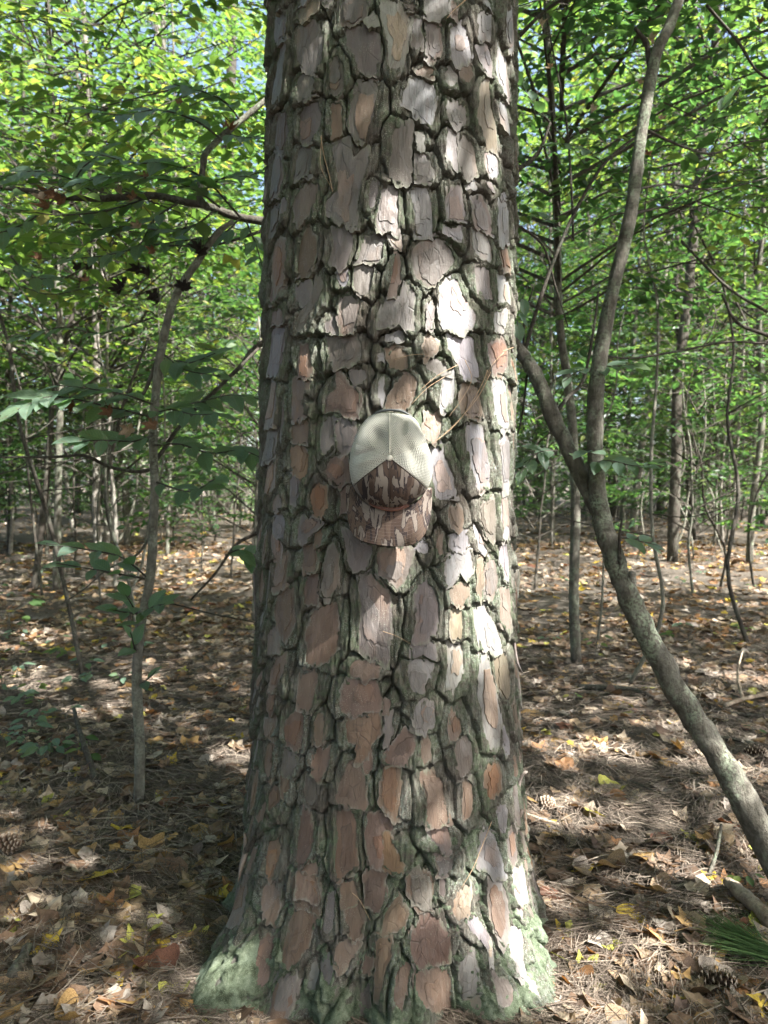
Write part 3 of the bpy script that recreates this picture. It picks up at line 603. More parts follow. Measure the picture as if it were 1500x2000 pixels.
# dry pine needles caught in the bark
def needles_caught(items, label):
    base = None; 
    for pts, wdt in items:
        P = []
        for x, y in pts:
            u, z = trunk_uv(x, y); P.append(trunk_p(np.array(u / UR), np.array(z), np.array(.016)))
        P = np.array(P)
        if base is None:
            base = P[0]; t = thing('pine_straw', base, label, 'pine needles', 'pine straw caught on the pine bark')
        V, Q, T = tube(P, [wdt, wdt * .5], 5, 14); mb = MB(); mb.add(V, Q, T, tint=np.tile((.42, .30, .19), (len(V), 1)))
        ob('needle', mb.mesh('needle', M_TINT, True, base), t)
needles_caught([([(942, 725), (930, 755), (905, 800), (878, 835), (838, 868)], .0011), ([(948, 728), (925, 775), (890, 820), (848, 862)], .0010), ([(900, 705), (912, 740), (898, 775), (870, 815)], .0008)], 'tuft of dry pine needles stuck in the bark right of the cap')
needles_caught([([(886, 715), (850, 735), (815, 765)], .0009), ([(862, 738), (830, 760), (800, 792)], .0008), ([(770, 705), (800, 696), (832, 694)], .0008)], 'thin dry pine needles hanging across the bark above the cap')
needles_caught([([(972, 690), (950, 715), (938, 745)], .0009), ([(990, 680), (968, 688)], .0008)], 'two short pine needles on the sunlit bark near the trunk edge')
needles_caught([([(634, 272), (640, 310), (650, 350), (656, 380)], .0008), ([(636, 270), (634, 330), (654, 372)], .0007)], 'pine needles hanging in a furrow high on the trunk')
needles_caught([([(748, 1230), (775, 1240), (800, 1255)], .0009)], 'single pale needle lying across the bark below the cap')
needles_caught([([(950, 1600), (935, 1640), (915, 1690), (892, 1730)], .0010), ([(690, 1735), (705, 1750), (725, 1790)], .0009)], 'long dry needles on the bark near the tree foot')
needles_caught([([(905, 5), (880, 28), (866, 45)], .0014)], 'dry twig end crossing the bark at the top of the picture')

# ------------------------------------------------------------------ the cap hung on the bark
CAPB = at(760, 904, 1.535)
CS = 1.475 / FPX                               # metres per photo pixel where the cap hangs
CAP = thing('baseball_cap', CAPB, 'camouflage trucker cap with cream mesh back hanging on the pine trunk', 'cap')
M_CAMO = mat_camo(); M_MESH = mat_capmesh()
M_STITCH = mat_flat('stitch_thread', (.11, .09, .075), .8, .2, .2, 200); M_LEATHER = mat_flat('red_brown_leather', (.085, .034, .022), .5, .4, .4, 150)
M_BUTTON = mat_flat('cream_button', (.50, .47, .40), .6, .3, .2, 200); M_STRAP = mat_flat('dark_strap', (.03, .035, .035), .5, .4, .2, 200)
OUT = [(0, -93), (24, -92), (44, -88), (53, -80), (63, -60), (75, -32), (83.5, 4), (84, 27), (74, 56), (56, 72), (38, 86), (0, 96), (-37, 87), (-57, 69), (-70, 50), (-76, 27), (-77, -4), (-71, -34), (-60, -62), (-44, -84), (-34, -91)]
OUT = np.array([(x * CS, -y * CS) for x, y in OUT])
oa = np.arctan2(OUT[:, 0], OUT[:, 1]); orr = np.hypot(OUT[:, 0], OUT[:, 1])      # angle from straight up, clockwise
o_ = np.argsort(oa); oa = oa[o_]; orr = orr[o_]
oa = np.concatenate([oa - 2 * math.pi, oa, oa + 2 * math.pi]); orr = np.tile(orr, 3)
def cap_R(f):
    f = np.asarray(f, float); return sum(np.interp(f + d, oa, orr) for d in (-.05, -.025, 0, .025, .05)) / 5
HC = .100
SEAM_R = math.atan2(71, -55) ; SEAM_L = math.atan2(-68, -49)      # where the mesh meets the printed front
def cap_pt(f, t):
    """f: angle round the crown from straight up, t: 0 at the rim to 1 at the button; x right, y up, z away from the tree"""
    f = np.asarray(f, float); t = np.asarray(t, float)
    R = cap_R(f); s = np.where(t < .2, .965 + .035 * np.sin(t / .2 * math.pi / 2), np.cos((t - .2) / .8 * math.pi / 2) ** .92)
    z = HC * np.where(t < .2, t / .2 * .34, .34 + .66 * np.sin((t - .2) / .8 * math.pi / 2) ** 1.02)
    front = np.clip(-np.cos(f), 0, 1)
    z = z * (1 + .10 * front * np.sin(t * math.pi))
    x = R * s * np.sin(f); y = R * s * np.cos(f)
    px, py = x / CS, y / CS
    g = lambda cx, cy, sx, sy, a, rot=0.0: a * np.exp(-(((px - cx) * math.cos(rot) + (py - cy) * math.sin(rot)) / sx) ** 2 - ((-(px - cx) * math.sin(rot) + (py - cy) * math.cos(rot)) / sy) ** 2)
    dent = g(-20, 42, 13, 17, -.019, .5) + g(26, 62, 10, 20, -.014, -.2) + g(40, 14, 11, 30, -.015, .5) + g(-46, 12, 30, 5, -.009, .25) + g(-44, -6, 26, 5, .006, .25) + g(27, 10, 7, 32, .007, .3)
    ridge = .003 * np.exp(-(px / 3.5) ** 2) * (py > 0)
    z = z + (dent + ridge) * np.clip(t * 3, 0, 1) * np.clip((1 - t) * 9, 0, 1) * np.clip((np.cos(f) + .75) * 3, 0, 1)
    sag = .004 * np.sin(f * 3 + 1) * (1 - t)
    return np.stack([x, z * -1, y], -1) + np.stack([0 * x, -sag, 0 * x], -1)      # world axes: y towards the tree
TILT = Matrix.Rotation(math.radians(-4), 3, 'X')
def cap_out(V): return np.asarray(V) @ np.array(TILT).T
def panel(name, f0, f1, mat, seam=.0009):
    nf = max(14, int(abs(f1 - f0) / .045)); nt = 34
    f = np.linspace(f0, f1, nf); t = np.concatenate([np.linspace(0, .2, 8)[:-1], np.linspace(.2, .985, nt - 7)])
    Fg, Tg = np.meshgrid(f, t); V = cap_pt(Fg, Tg)
    e = np.minimum(np.abs(Fg - f0), np.abs(f1 - Fg)) * (1 - Tg)
    V[..., 1] += seam * np.exp(-(e / .02) ** 2)           # panels dip at the seams
    me = mk_mesh(name, cap_out(V.reshape(-1, 3)), [grid_faces(*Fg.shape).reshape(-1, 4)], mat, True)
    uvl = me.uv_layers.new(name='UVMap')
    vx = np.empty(len(me.loops), np.int32); me.loops.foreach_get('vertex_index', vx)
    P = V.reshape(-1, 3); fl = Fg.ravel(); mid = (f0 + f1) / 2
    a = P[:, 0] * math.cos(mid) - P[:, 2] * math.sin(mid)
    arc = np.concatenate([np.zeros((1, nf)), np.cumsum(np.linalg.norm(np.diff(V, axis=0), axis=2), 0)]).ravel()
    uv = np.stack([arc / .0036, a / .0031], -1)[vx]
    uvl.data.foreach_set('uv', uv.astype(np.float32).ravel())
    o = ob(name, me, CAP); md = o.modifiers.new('cloth', 'SOLIDIFY'); md.thickness = .0012; return o
eps = .012
panel('mesh_panel', eps, SEAM_R * .5, M_MESH); panel('mesh_panel', SEAM_R * .5 + eps, SEAM_R - eps, M_MESH)
panel('mesh_panel', SEAM_L * .5, -eps, M_MESH); panel('mesh_panel', SEAM_L + eps, SEAM_L * .5 - eps, M_MESH)
panel('front_panel', SEAM_R, math.pi - .006, M_CAMO); panel('front_panel', -math.pi + .006, SEAM_L, M_CAMO)
def capline(name, fs, ts, r, mat, parent=None, lift=.0006):
    P = cap_pt(np.asarray(fs), np.asarray(ts)); P[:, 1] -= lift
    V, Q, T = tube(cap_out(P), [r] * len(P), 6)
    return ob(name, mk_mesh(name, V, [Q, T], mat, True), parent or CAP)
tt = np.linspace(.02, .985, 40)
M_SEAMC = mat_flat('cream_seam_tape', (.50, .48, .40), .7, .2, .2, 200); M_SEAMD = mat_flat('brown_seam', (.05, .036, .03), .8, .2, .2, 200)
capline('seam', np.zeros(40), tt, .0016, M_SEAMC); capline('seam', np.full(40, math.pi), tt, .0009, M_SEAMD)
for q, mm in ((SEAM_R, M_SEAMD), (SEAM_L, M_SEAMD), (SEAM_R * .5 + .006, M_SEAMC), (SEAM_L * .5 - .006, M_SEAMC)): capline('seam', np.full(40, q), tt, .0009, mm)
ff = np.linspace(SEAM_L + .02, SEAM_R + 2 * math.pi - 2 * math.pi - .02, 90); capline('rim_binding', ff, np.full(90, .0), .0022, M_SEAMC)
# button
bm_ = MB(); th_ = np.linspace(0, 2 * math.pi, 16, endpoint=False)
prof = [(.0062, .0), (.0066, .0018), (.0058, .0036), (.0036, .0047), (.0, .005)]
topz = cap_pt(np.array([0.0]), np.array([.985]))[0]
Vb = np.concatenate([np.stack([r * np.cos(th_), np.full(16, topz[1] + .0015 - h), r * np.sin(th_)], -1) for r, h in prof]); 
ib = np.arange(4)[:, None] * 16; jb = np.arange(16)[None, :]
Qb = np.stack([ib + jb, ib + (jb + 1) % 16, ib + 16 + (jb + 1) % 16, ib + 16 + jb], -1).reshape(-1, 4)
ob('button', mk_mesh('button', cap_out(Vb), [Qb], M_BUTTON, True), CAP)
# visor
INN = np.array([(-70, 49), (-66, 62), (-55, 76), (-38, 88), (-18, 95), (0, 97), (18, 95), (38, 89), (56, 78), (68, 66), (74, 53)], float)
EXT = np.array([(-84, 48), (-83, 84), (-78, 124), (-66, 148), (-42, 160), (0, 166.5), (38, 165), (60, 154), (74, 131), (82, 92), (83, 52)], float)
def visor_pt(a, b):
    I = spline(np.c_[INN, np.zeros(len(INN))], 61)[:, :2]; E = spline(np.c_[EXT, np.zeros(len(EXT))], 61)[:, :2]
    k = a * 60; i = np.clip(k.astype(int), 0, 59); f = (k - i)[..., None]
    p = (I[i] * (1 - f) + I[i + 1] * f) * (1 - b[..., None]) + (E[i] * (1 - f) + E[i + 1] * f) * b[..., None]
    x = p[..., 0] * CS; y = -p[..., 1] * CS
    z = .014 + .032 * (1 - (p[..., 0] / 92) ** 2) + .004 * b
    return np.stack([x, -z, y], -1)
Ag, Bg = np.meshgrid(np.linspace(0, 1, 61), np.linspace(0, 1, 20))
VIS = ob('visor', mk_mesh('visor', cap_out(visor_pt(Ag, Bg).reshape(-1, 3)), [grid_faces(20, 61).reshape(-1, 4)], M_CAMO, True), CAP)
md = VIS.modifiers.new('board', 'SOLIDIFY'); md.thickness = .0035; md.offset = 0
for b in np.linspace(.16, .93, 9):
    a = np.linspace(.03, .97, 60); P = visor_pt(a, np.full(60, b)); P[:, 1] -= .0018
    V, Q, T = tube(cap_out(P), [.00028] * 60, 5); ob('stitching', mk_mesh('stitching', V, [Q, T], M_STITCH, True), VIS)
a = np.linspace(0, 1, 80); P = visor_pt(a, np.full(80, 1.0))
V, Q, T = tube(cap_out(P), [.0026] * 80, 8); ob('visor_edge', mk_mesh('visor_edge', V, [Q, T], M_CAMO, True), VIS)
# leather cord across the front where crown and visor meet
bp = spline(np.array([(-40, 82, 0), (-28, 89, 3), (-10, 95, 6), (6, 96.5, 6), (22, 94, 4), (38, 87, 0)], float), 40)
def bandpt(dy, dz):
    x = bp[:, 0]; y = bp[:, 1] + dy
    return np.stack([x * CS, -(.047 + .0075 * (1 - (x / 42) ** 2) + dz), -y * CS], -1)
Vb = np.concatenate([bandpt(-3.6, -.003), bandpt(-3.2, .002), bandpt(0, .0035), bandpt(3.2, .002), bandpt(3.6, -.003)]); 
BAND = ob('leather_cord', mk_mesh('leather_cord', cap_out(Vb), [grid_faces(5, 40).reshape(-1, 4)], M_LEATHER, True), CAP)
M_RST = mat_flat('rust_thread', (.22, .095, .06), .7, .2, .2, 200)
for dy in (-2.6, 2.6):
    V, Q, T = tube(cap_out(bandpt(dy, .0034)), [.00045] * 40, 5); ob('cord_stitching', mk_mesh('cord_stitching', V, [Q, T], M_RST, True), BAND)
# strap loop above the opening at the back, resting on the bark
sp = spline(np.array([(-38, -90, 0), (-22, -101, 0), (2, -105, 0), (26, -102, 0), (46, -91, 0)], float), 24)
Vs = []
for dz, dy in ((.010, -1.0), (.012, -2.2), (.020, -2.0), (.020, 1.5), (.012, 2.0)):
    Vs.append(np.stack([sp[:, 0] * CS, np.full(24, -dz), -(sp[:, 1] + dy) * CS], -1))
STRAP = ob('snap_strap', mk_mesh('snap_strap', cap_out(np.concatenate(Vs)), [grid_faces(5, 24).reshape(-1, 4)], M_STRAP, True), CAP)

# ------------------------------------------------------------------ leaves: shapes
def leaf_batch(mb, P, D, N, Sz, wr=.56, fold=.10, rnd=None, curl=.12):
    """many ovate leaves at once: base P, direction D, upper side N, length Sz"""
    D = D / (np.linalg.norm(D, axis=1)[:, None] + 1e-9); N = N - D * (N * D).sum(1)[:, None]; N /= np.linalg.norm(N, axis=1)[:, None] + 1e-9
    Sd = np.cross(N, D); L = Sz[:, None]; k = len(P)
    def v(a, b, c): return P + D * L * a + Sd * L * wr * b + N * L * c
    V = np.stack([v(0, 0, 0), v(.30, .46, fold), v(.68, .36, fold * .7 - curl * .3), v(1, 0, -curl), v(.68, -.36, fold * .7 - curl * .3), v(.30, -.46, fold)], 1).reshape(-1, 3)
    b = np.arange(k)[:, None] * 6
    mb.add(V, np.concatenate([b + np.array([[0, 1, 2, 3]]), b + np.array([[0, 3, 4, 5]])]), rnd=np.repeat(RNG.random(k) if rnd is None else rnd, 6))
def twig_quads(mb, A, B, wA, wB):
    """thin three-sided twigs"""
    d = B - A; d = d / (np.linalg.norm(d, axis=1)[:, None] + 1e-9); h = np.where(np.abs(d[:, 2:3]) < .8, [[0, 0, 1.0]], [[1.0, 0, 0]])
    u = np.cross(d, h); u /= np.linalg.norm(u, axis=1)[:, None]; v = np.cross(d, u); R = []
    for P, wd in ((A, wA), (B, wB)):
        for a in (0, 2.094, 4.189): R.append(P + (u * math.cos(a) + v * math.sin(a)) * np.asarray(wd)[:, None])
    V = np.stack(R, 1).reshape(-1, 3); b = np.arange(len(A))[:, None] * 6
    mb.add(V, np.concatenate([b + np.array([[j, (j + 1) % 3, 3 + (j + 1) % 3, 3 + j]]) for j in range(3)]))
def spray_template(r, n_side=6):
    """a flat beech-like spray of length 1 along x: leaf bases, directions, and twig lines"""
    P, D, Z, TW = [], [], [], []
    TW.append(((0, 0, 0), (.5, .02, 0), .006, .004)); TW.append(((.5, .02, 0), (1, 0, -.03), .004, .002))
    for i in range(n_side):
        x = .16 + .78 * i / n_side; s = 1 if i % 2 else -1; L = .52 * (1 - .55 * x) * r.uniform(.8, 1.15); a = s * math.radians(r.uniform(38, 58))
        b = np.array([x, 0, 0]); e = b + np.array([math.cos(a), math.sin(a), r.uniform(-.12, .05)]) * L; TW.append((b, e, .003, .0015))
        m = max(2, int(L / .085))
        for k in range(m):
            t = (k + .6) / m; q = b + (e - b) * t; s2 = 1 if k % 2 else -1; aa = a + s2 * math.radians(r.uniform(35, 60))
            P.append(q); D.append((math.cos(aa), math.sin(aa), r.uniform(-.35, .1))); Z.append(r.uniform(.75, 1.15))
        P.append(e); D.append((math.cos(a), math.sin(a), -.1)); Z.append(1.0)
    P.append((1, 0, -.03)); D.append((1, 0, -.1)); Z.append(1.05)
    return np.array(P, float), np.array(D, float), np.array(Z), TW
_rt = random.Random(3)
SPRAYS = [spray_template(_rt) for _ in range(6)]
def put_spray(lm, tm, base, d, up, L, leaf, r, wr=.56):
    P, D, Z, TW = SPRAYS[r.randrange(6)]
    d = np.asarray(d, float); d = d / np.linalg.norm(d); up = np.asarray(up, float); up = up - d * (up @ d); up /= np.linalg.norm(up) + 1e-9; s = np.cross(up, d)
    Mx = np.stack([d, s, up]); k = r.choice((-1, 1)); F = np.array([1, k, 1])
    droop = lambda Q: Q - np.outer((Q[:, 0] ** 2) * .12, [0, 0, 1])
    Pw = base + droop(P * F) @ Mx * L; Dw = (D * F) @ Mx; n = len(P)
    Nn = np.tile(up, (n, 1)) + RNG.normal(0, .33, (n, 3))
    if lm is not None: leaf_batch(lm, Pw, Dw, Nn, Z * leaf, wr)
    if tm is not None:
        A = base + droop(np.array([t[0] for t in TW], float) * F) @ Mx * L; B = base + droop(np.array([t[1] for t in TW], float) * F) @ Mx * L
        twig_quads(tm, A, B, [t[2] * L for t in TW], [t[3] * L for t in TW])
def leaf_obj_mesh(name, r, mat, L=1.0, wr=.5, serr=.02, fold=.10, curl=.15, nseg=9, crumple=0.0):
    """one bigger ovate leaf with midrib fold, wavy rim and side veins pressed in"""
    t = np.linspace(0, 1, nseg); wd = wr * .5 * np.sin(np.pi * t ** .82) ** .85
    rows = []
    for s in (-1, -.5, 0, .5, 1):
        y = s * wd * (1 + serr * np.sin(t * 40)); z = fold * abs(s) * wd * 2 - curl * t ** 2 * .6 + .012 * np.sin(t * 24) * abs(s)
        z = z + crumple * (vn(t * 5, np.full(nseg, s * 3 + r.random() * 9), 7))
        y = y * (1 - crumple * .9)
        rows.append(np.stack([t, y, z], -1))
    V = np.concatenate(rows) * L
    me = mk_mesh(name, V, [grid_faces(5, nseg).reshape(-1, 4)], mat, True, {'rnd': np.full(len(V), r.random())})
    return me
BEECH = [leaf_obj_mesh('leaf', _rt, M_BEECH, 1, _rt.uniform(.44, .54), .03, _rt.uniform(.03, .16), _rt.uniform(.05, .25)) for _ in range(6)]
GREENL = [leaf_obj_mesh('leaf', _rt, M_LEAFY, 1, _rt.uniform(.5, .62), .03, _rt.uniform(.03, .16), _rt.uniform(.05, .25)) for _ in range(4)]
DEADL = [leaf_obj_mesh('withered_leaf', _rt, M_DEAD, 1, .55, .1, .45, .4, 11, .16) for _ in range(4)]
DRYL = [leaf_obj_mesh('dry_leaf', _rt, M_DRY, 1, .7, .08, .4, .5, 11, .14) for _ in range(4)]
def orient(D, N):
    D = Vector(D).normalized(); N = Vector(N); N = (N - D * N.dot(D)).normalized(); Y = N.cross(D)
    return Matrix((D, Y, N)).transposed().to_quaternion()
def put_leaf(name, meshes, parent, pos, D, N, size, r):
    o = bpy.data.objects.new(name, r.choice(meshes)); COL.objects.link(o); o.parent = parent
    pl = np.array(parent.location) + (np.array(parent.parent.location) if parent.parent else 0)
    o.location = np.asarray(pos) - pl; o.rotation_mode = 'QUATERNION'; o.rotation_quaternion = orient(D, N); o.scale = (size,) * 3
    return o

# outlines of fallen leaves
def lobed(n_lobes=5, deep=.45, teeth=3, r=None):
    pts = []
    tips = np.linspace(-2.2, 2.2, n_lobes); rad = 1 - .28 * np.abs(tips / 2.2) ** 1.5
    for i, a in enumerate(tips):
        R = rad[i] * r.uniform(.92, 1.06)
        pts += [(a - .26, R * .70), (a - .15, R * .78), (a - .08, R * .90), (a, R), (a + .09, R * .88), (a + .16, R * .77), (a + .27, R * .68)]
        if i < n_lobes - 1: pts.append(((a + tips[i + 1]) / 2, min(rad[i], rad[i + 1]) * (1 - deep)))
    pts += [(2.75, .42), (3.05, .12), (3.23, .12), (3.53, .42)]
    return np.array([(R * math.cos(a), R * math.sin(a)) for a, R in pts]) * .5
def oval(r): 
    a = np.linspace(0, 2 * math.pi, 26, endpoint=False); return np.stack([.5 * np.cos(a), .27 * np.sin(a) * (1 + .15 * np.cos(a)) * (1 + .06 * np.cos(a * 9))], -1)
def fallen_mesh(outline, r, curl, tint, stem=True):
    n = len(outline); rings = [1.0, .78, .5, .22]; V = [outline * k for k in rings]; V = np.vstack(V + [[(0, 0)]])
    ax = r.uniform(0, 3.14); q = V @ np.array([math.cos(ax), math.sin(ax)]); q2 = V @ np.array([-math.sin(ax), math.cos(ax)]); rr = np.hypot(V[:, 0], V[:, 1])
    z = curl * 1.5 * (q ** 2) + .35 * curl * q2 ** 2 * r.uniform(-1, 2) + .055 * fbm(V[:, 0] * 3.5 + r.random() * 50, V[:, 1] * 3.5, 5, 3)
    an = np.arctan2(V[:, 1], V[:, 0]); z += .03 * rr * np.cos(an * 5)         # pressed veins
    sh = 1 - .35 * np.clip(curl, 0, 1) * rr * 1.6
    W = np.c_[V * sh[:, None], z]
    Q = []; j = np.arange(n); j2 = (j + 1) % n
    for k in range(3): Q.append(np.stack([k * n + j, k * n + j2, (k + 1) * n + j2, (k + 1) * n + j], -1))
    T = np.stack([3 * n + j, 3 * n + j2, np.full(n, 4 * n)], -1)
    mb = MB(); mb.add(W, np.concatenate(Q), T, tint=np.tile(tint, (len(W), 1)))
    if stem:
        P = np.array([(0, 0, .01), (-.3, .0, .02), (-.62, .05 * r.uniform(-1, 1), .05)]); v, q, t = tube(P, [.012, .008], 4, 6)
        mb.add(v, q, t, tint=np.tile(np.array(tint) * .7, (len(v), 1)))
    return mb.mesh('fallen_leaf', M_LITTER, True)
TINTS = {'brown': (.175, .118, .080), 'tan': (.29, .222, .152), 'pale': (.40, .345, .27), 'yellow': (.52, .40, .055), 'ochre': (.35, .235, .10), 'orange': (.30, .165, .08), 'grey': (.33, .30, .27), 'red': (.17, .080, .052), 'dark': (.10, .068, .048), 'green': (.12, .20, .06), 'limey': (.40, .42, .10)}
FALLEN = {}
_rf = random.Random(11)
for tn, tc in TINTS.items():
    FALLEN[tn] = [fallen_mesh(lobed(5, _rf.uniform(.3, .5), 3, _rf), _rf, c, tc) for c in (.12, .4, .75)] + [fallen_mesh(oval(_rf), _rf, c, tc) for c in (.2, .9)]
HANG_D = [fallen_mesh(lobed(5, .5, 3, _rf), _rf, c, (.022, .016, .013)) for c in (1.6, 2.1, 2.6)]
HANG_T = [fallen_mesh(lobed(5, .45, 3, _rf), _rf, c, t_) for c, t_ in ((1.5, (.30, .23, .17)), (2.2, (.22, .13, .08)), (1.9, (.38, .33, .28)), (2.6, (.17, .09, .05)))]
def drop_leaf(px, py, size, tint, shape, rot, tilt, label, group=None, z=.006):
    p = on_ground(px, py, .01); p[2] = gz(p[0], p[1]) + z
    o = ob('fallen_leaf', FALLEN[tint][shape], None, p, label, 'leaf', group)
    o.rotation_euler = (math.radians(tilt), math.radians(tilt * .4), math.radians(rot)); o.scale = (size,) * 3
    return o
SPEC = [  # photo x, y, span in photo pixels, colour, shape, turn, tilt, label
(1250,1775,72,'yellow',3,-10,12,'bright yellow toothed oval leaf on the needles right of the trunk'),(1104,1797,58,'yellow',1,70,30,'speckled yellow lobed leaf close to the foot of the pine'),(1152,1682,70,'yellow',0,200,20,'half yellow half tan leaf on the shaded straw right of the trunk'),
(1140,1866,80,'limey',2,-30,25,'curled pale yellow leaf beside two orange brown leaves'),(1178,1840,90,'orange',1,150,18,'orange brown lobed leaf just above the curled yellow leaf'),(1125,1892,70,'orange',4,20,10,'orange brown oval leaf at the right foot of the pine'),
(1335,1945,130,'tan',1,40,8,'largest tan maple leaf lying at the bottom edge'),(1280,1935,70,'ochre',2,100,25,'ochre folded leaf against the largest tan maple leaf'),(1200,1955,60,'orange',0,60,10,'small salmon lobed leaf at the bottom edge near the trunk'),(1150,1975,80,'ochre',0,160,6,'ochre maple leaf cut by the bottom edge'),
(1410,1905,90,'grey',4,-35,15,'long grey curled leaf near the green pine tuft'),(1340,1795,75,'pale',4,-50,18,'pale rolled leaf pointing at the bright yellow leaf'),(1290,1700,66,'brown',0,10,12,'dark brown crumpled leaf in the right shade'),(1425,1785,80,'brown',2,120,15,'spread brown star leaf above the green pine tuft'),
(1420,1725,60,'orange',1,20,15,'orange leaf in a sun spot by the leaning stem'),(1330,1600,50,'pale',2,60,20,'pale crumpled leaf lit by the sun left of the leaning stem'),(1100,1570,52,'pale',3,10,25,'cream oval leaf beside a cone in the sun near the trunk'),(1195,1540,55,'limey',4,-30,20,'thin yellow curled leaf lying behind the cream oval leaf'),
(1330,1475,60,'ochre',2,80,40,'ochre leaf standing on edge at the leaning stem'),(1180,1470,60,'pale',1,10,15,'pale sunlit lobed leaf on the sunny strip'),(1060,1465,60,'orange',0,10,15,'orange sunlit leaf next to the trunk edge'),(1290,1640,45,'red',3,30,20,'deep red leaf lying in the right shade'),
(1385,1970,70,'brown',4,20,8,'brown oval leaf at the bottom right'),(1245,1990,60,'dark',3,20,8,'dark leaf at the very bottom edge'),(1360,1640,60,'limey',0,70,15,'yellow green lobed leaf on the right slope'),
(268,1822,86,'limey',1,80,22,'yellow green lobed leaf left of the mossy root'),(262,1870,60,'yellow',2,240,28,'golden folded leaf below the yellow green lobed leaf'),(195,1966,52,'orange',4,40,15,'orange brown leaf at the bottom left edge'),(386,1738,92,'tan',0,60,10,'wide tan maple leaf leaning on the left root'),(290,1662,92,'ochre',1,10,20,'tan brown maple leaf casting a shadow on the straw'),
(444,1638,72,'ochre',2,200,40,'folded ochre leaf touching the left side of the trunk'),(205,1795,80,'tan',1,-20,22,'tan curled leaf in the left straw'),(262,1775,72,'pale',0,30,8,'pale flat maple leaf right of the tan curled leaf'),(310,1850,72,'grey',0,200,8,'grey brown flat leaf next to the golden folded leaf'),(155,1850,64,'brown',2,10,20,'rolled brown leaf on the left straw'),
(25,1915,72,'tan',4,15,18,'tan leaf cut by the left edge'),(62,1900,40,'ochre',3,60,15,'small ochre leaf beside the tan leaf at the edge'),(140,1915,56,'grey',0,0,5,'flat grey leaf at the lower left'),(205,1760,60,'orange',2,20,30,'curled orange brown leaf between straw ridges'),(330,1690,80,'brown',4,-20,12,'long brown leaf in a sun fleck by the left root'),
(70,1650,60,'pale',1,0,12,'pale lobed leaf right of the pine cone'),(20,1625,52,'grey',0,90,5,'pale grey leaf above the pine cone'),(160,1665,52,'ochre',4,30,10,'ochre yellow leaf tip in the left straw'),(250,1635,60,'orange',1,0,15,'orange brown leaf at the straw bank'),(395,1565,64,'tan',1,45,20,'tan curled leaf right of the sapling foot'),
(335,1565,40,'red',3,30,25,'small red brown leaf right of the sapling foot'),(400,1620,60,'ochre',3,-20,15,'ochre leaf behind the wide tan maple leaf'),(135,1635,40,'brown',3,30,25,'little brown leaf by the pale lobed leaf'),(130,1270,30,'yellow',0,0,40,'bright yellow leaf caught on a stem at the left'),(462,1462,45,'pale',1,20,40,'cream leaf with a brown underside in the sun by the trunk'),
(335,1482,40,'yellow',2,20,20,'crumpled yellow leaf on the left slope'),(365,1455,62,'ochre',1,0,20,'ochre leaf behind the crumpled yellow leaf'),(160,1500,50,'limey',0,20,10,'yellowish leaf by the snapped stick'),(235,1500,50,'pale',3,10,15,'pale leaf left of the sapling stem'),(330,1745,60,'pale',1,0,12,'bleached leaf in the straw above the yellow green leaf'),
(25,1780,44,'ochre',1,20,20,'ochre leaf at the left edge of the straw'),(420,1790,60,'tan',4,70,20,'tan leaf stuck against the mossy root'),(330,1960,50,'dark',0,20,8,'dark leaf in front of the mossy root')]
for x, y, span, tn, shp, rot, tilt, lab in SPEC:
    dist = abs(on_ground(x, y)[1]); drop_leaf(x, y, span * dist * 1.35 / FPX, tn, shp, rot, tilt, lab)
rl = random.Random(21); GEN = [('brown', 26), ('tan', 24), ('pale', 15), ('ochre', 6), ('orange', 5), ('grey', 14), ('dark', 14), ('limey', 2.5), ('red', 1.5), ('yellow', 2)]
NAMEOF = {'brown': 'brown', 'tan': 'tan', 'pale': 'bleached', 'ochre': 'ochre', 'orange': 'orange brown', 'grey': 'grey', 'dark': 'dark brown', 'limey': 'yellow green', 'red': 'reddish', 'yellow': 'yellow', 'green': 'green'}
MARKS = [(14, 1656, 'cone at the left edge'), (1072, 1580, 'sunlit cone by the trunk'), (1400, 1925, 'half buried dark cone'), (1475, 1487, 'far right cone'), (1450, 1870, 'green needle tuft'), (1200, 1360, 'dark mossy stick'),
         (1450, 1380, 'pale barkless stick'), (1450, 1462, 'thin dark stick at the edge'), (1055, 1600, 'short sunlit twig'), (230, 1378, 'dry twig on the left slope'), (168, 1480, 'snapped leaning stick'), (40, 1880, 'grey wood piece'), (1470, 1785, 'rotting branch piece'),
         (271, 1560, 'grey sapling foot'), (1126, 1296, 'grey young tree foot'), (66, 1155, 'leaning dark stem foot'), (1313, 1096, 'tall dark trunk foot'), (18, 1245, 'leafy seedling at the edge'), (252, 1240, 'wavy vine foot'), (1400, 1475, 'leaning fork trunk'), (497, 1215, 'slender stem touching the pine'),
         (470, 1750, 'left root flare'), (1050, 1800, 'right root flare'), (1250, 1775, 'bright yellow toothed leaf'), (1104, 1797, 'speckled yellow leaf'), (1152, 1682, 'half yellow leaf'), (1335, 1945, 'largest maple leaf'), (268, 1822, 'yellow green lobed leaf'), (290, 1662, 'shadow casting maple leaf'), (130, 1270, 'yellow leaf on a stem'), (1230, 1550, 'arching twig'), (1400, 1690, 'short grey stub')]
LABCOUNT = {}
def scatter_label(x, y, tn, shp):
    dist = abs(on_ground(x, y)[1]); near = 'nearby' if dist < 2.2 else ('midway' if dist < 3.6 else 'distant')
    mx, my, mn = min(MARKS, key=lambda m_: (m_[0] - x) ** 2 + ((m_[1] - y) * 1.6) ** 2); dx, dy = x - mx, (y - my) * 1.6
    where = ('right of' if dx > 0 else 'left of') if abs(dx) > abs(dy) else ('in front of' if dy > 0 else 'behind')
    form = ['flat lobed', 'cupped lobed', 'curled lobed', 'flat oval', 'rolled oval'][shp]
    mn = mn if len(mn.split()) < 6 else ' '.join(mn.split()[:5]); return f'{near} {form} {NAMEOF[tn]} dry leaf {where} the {mn}'
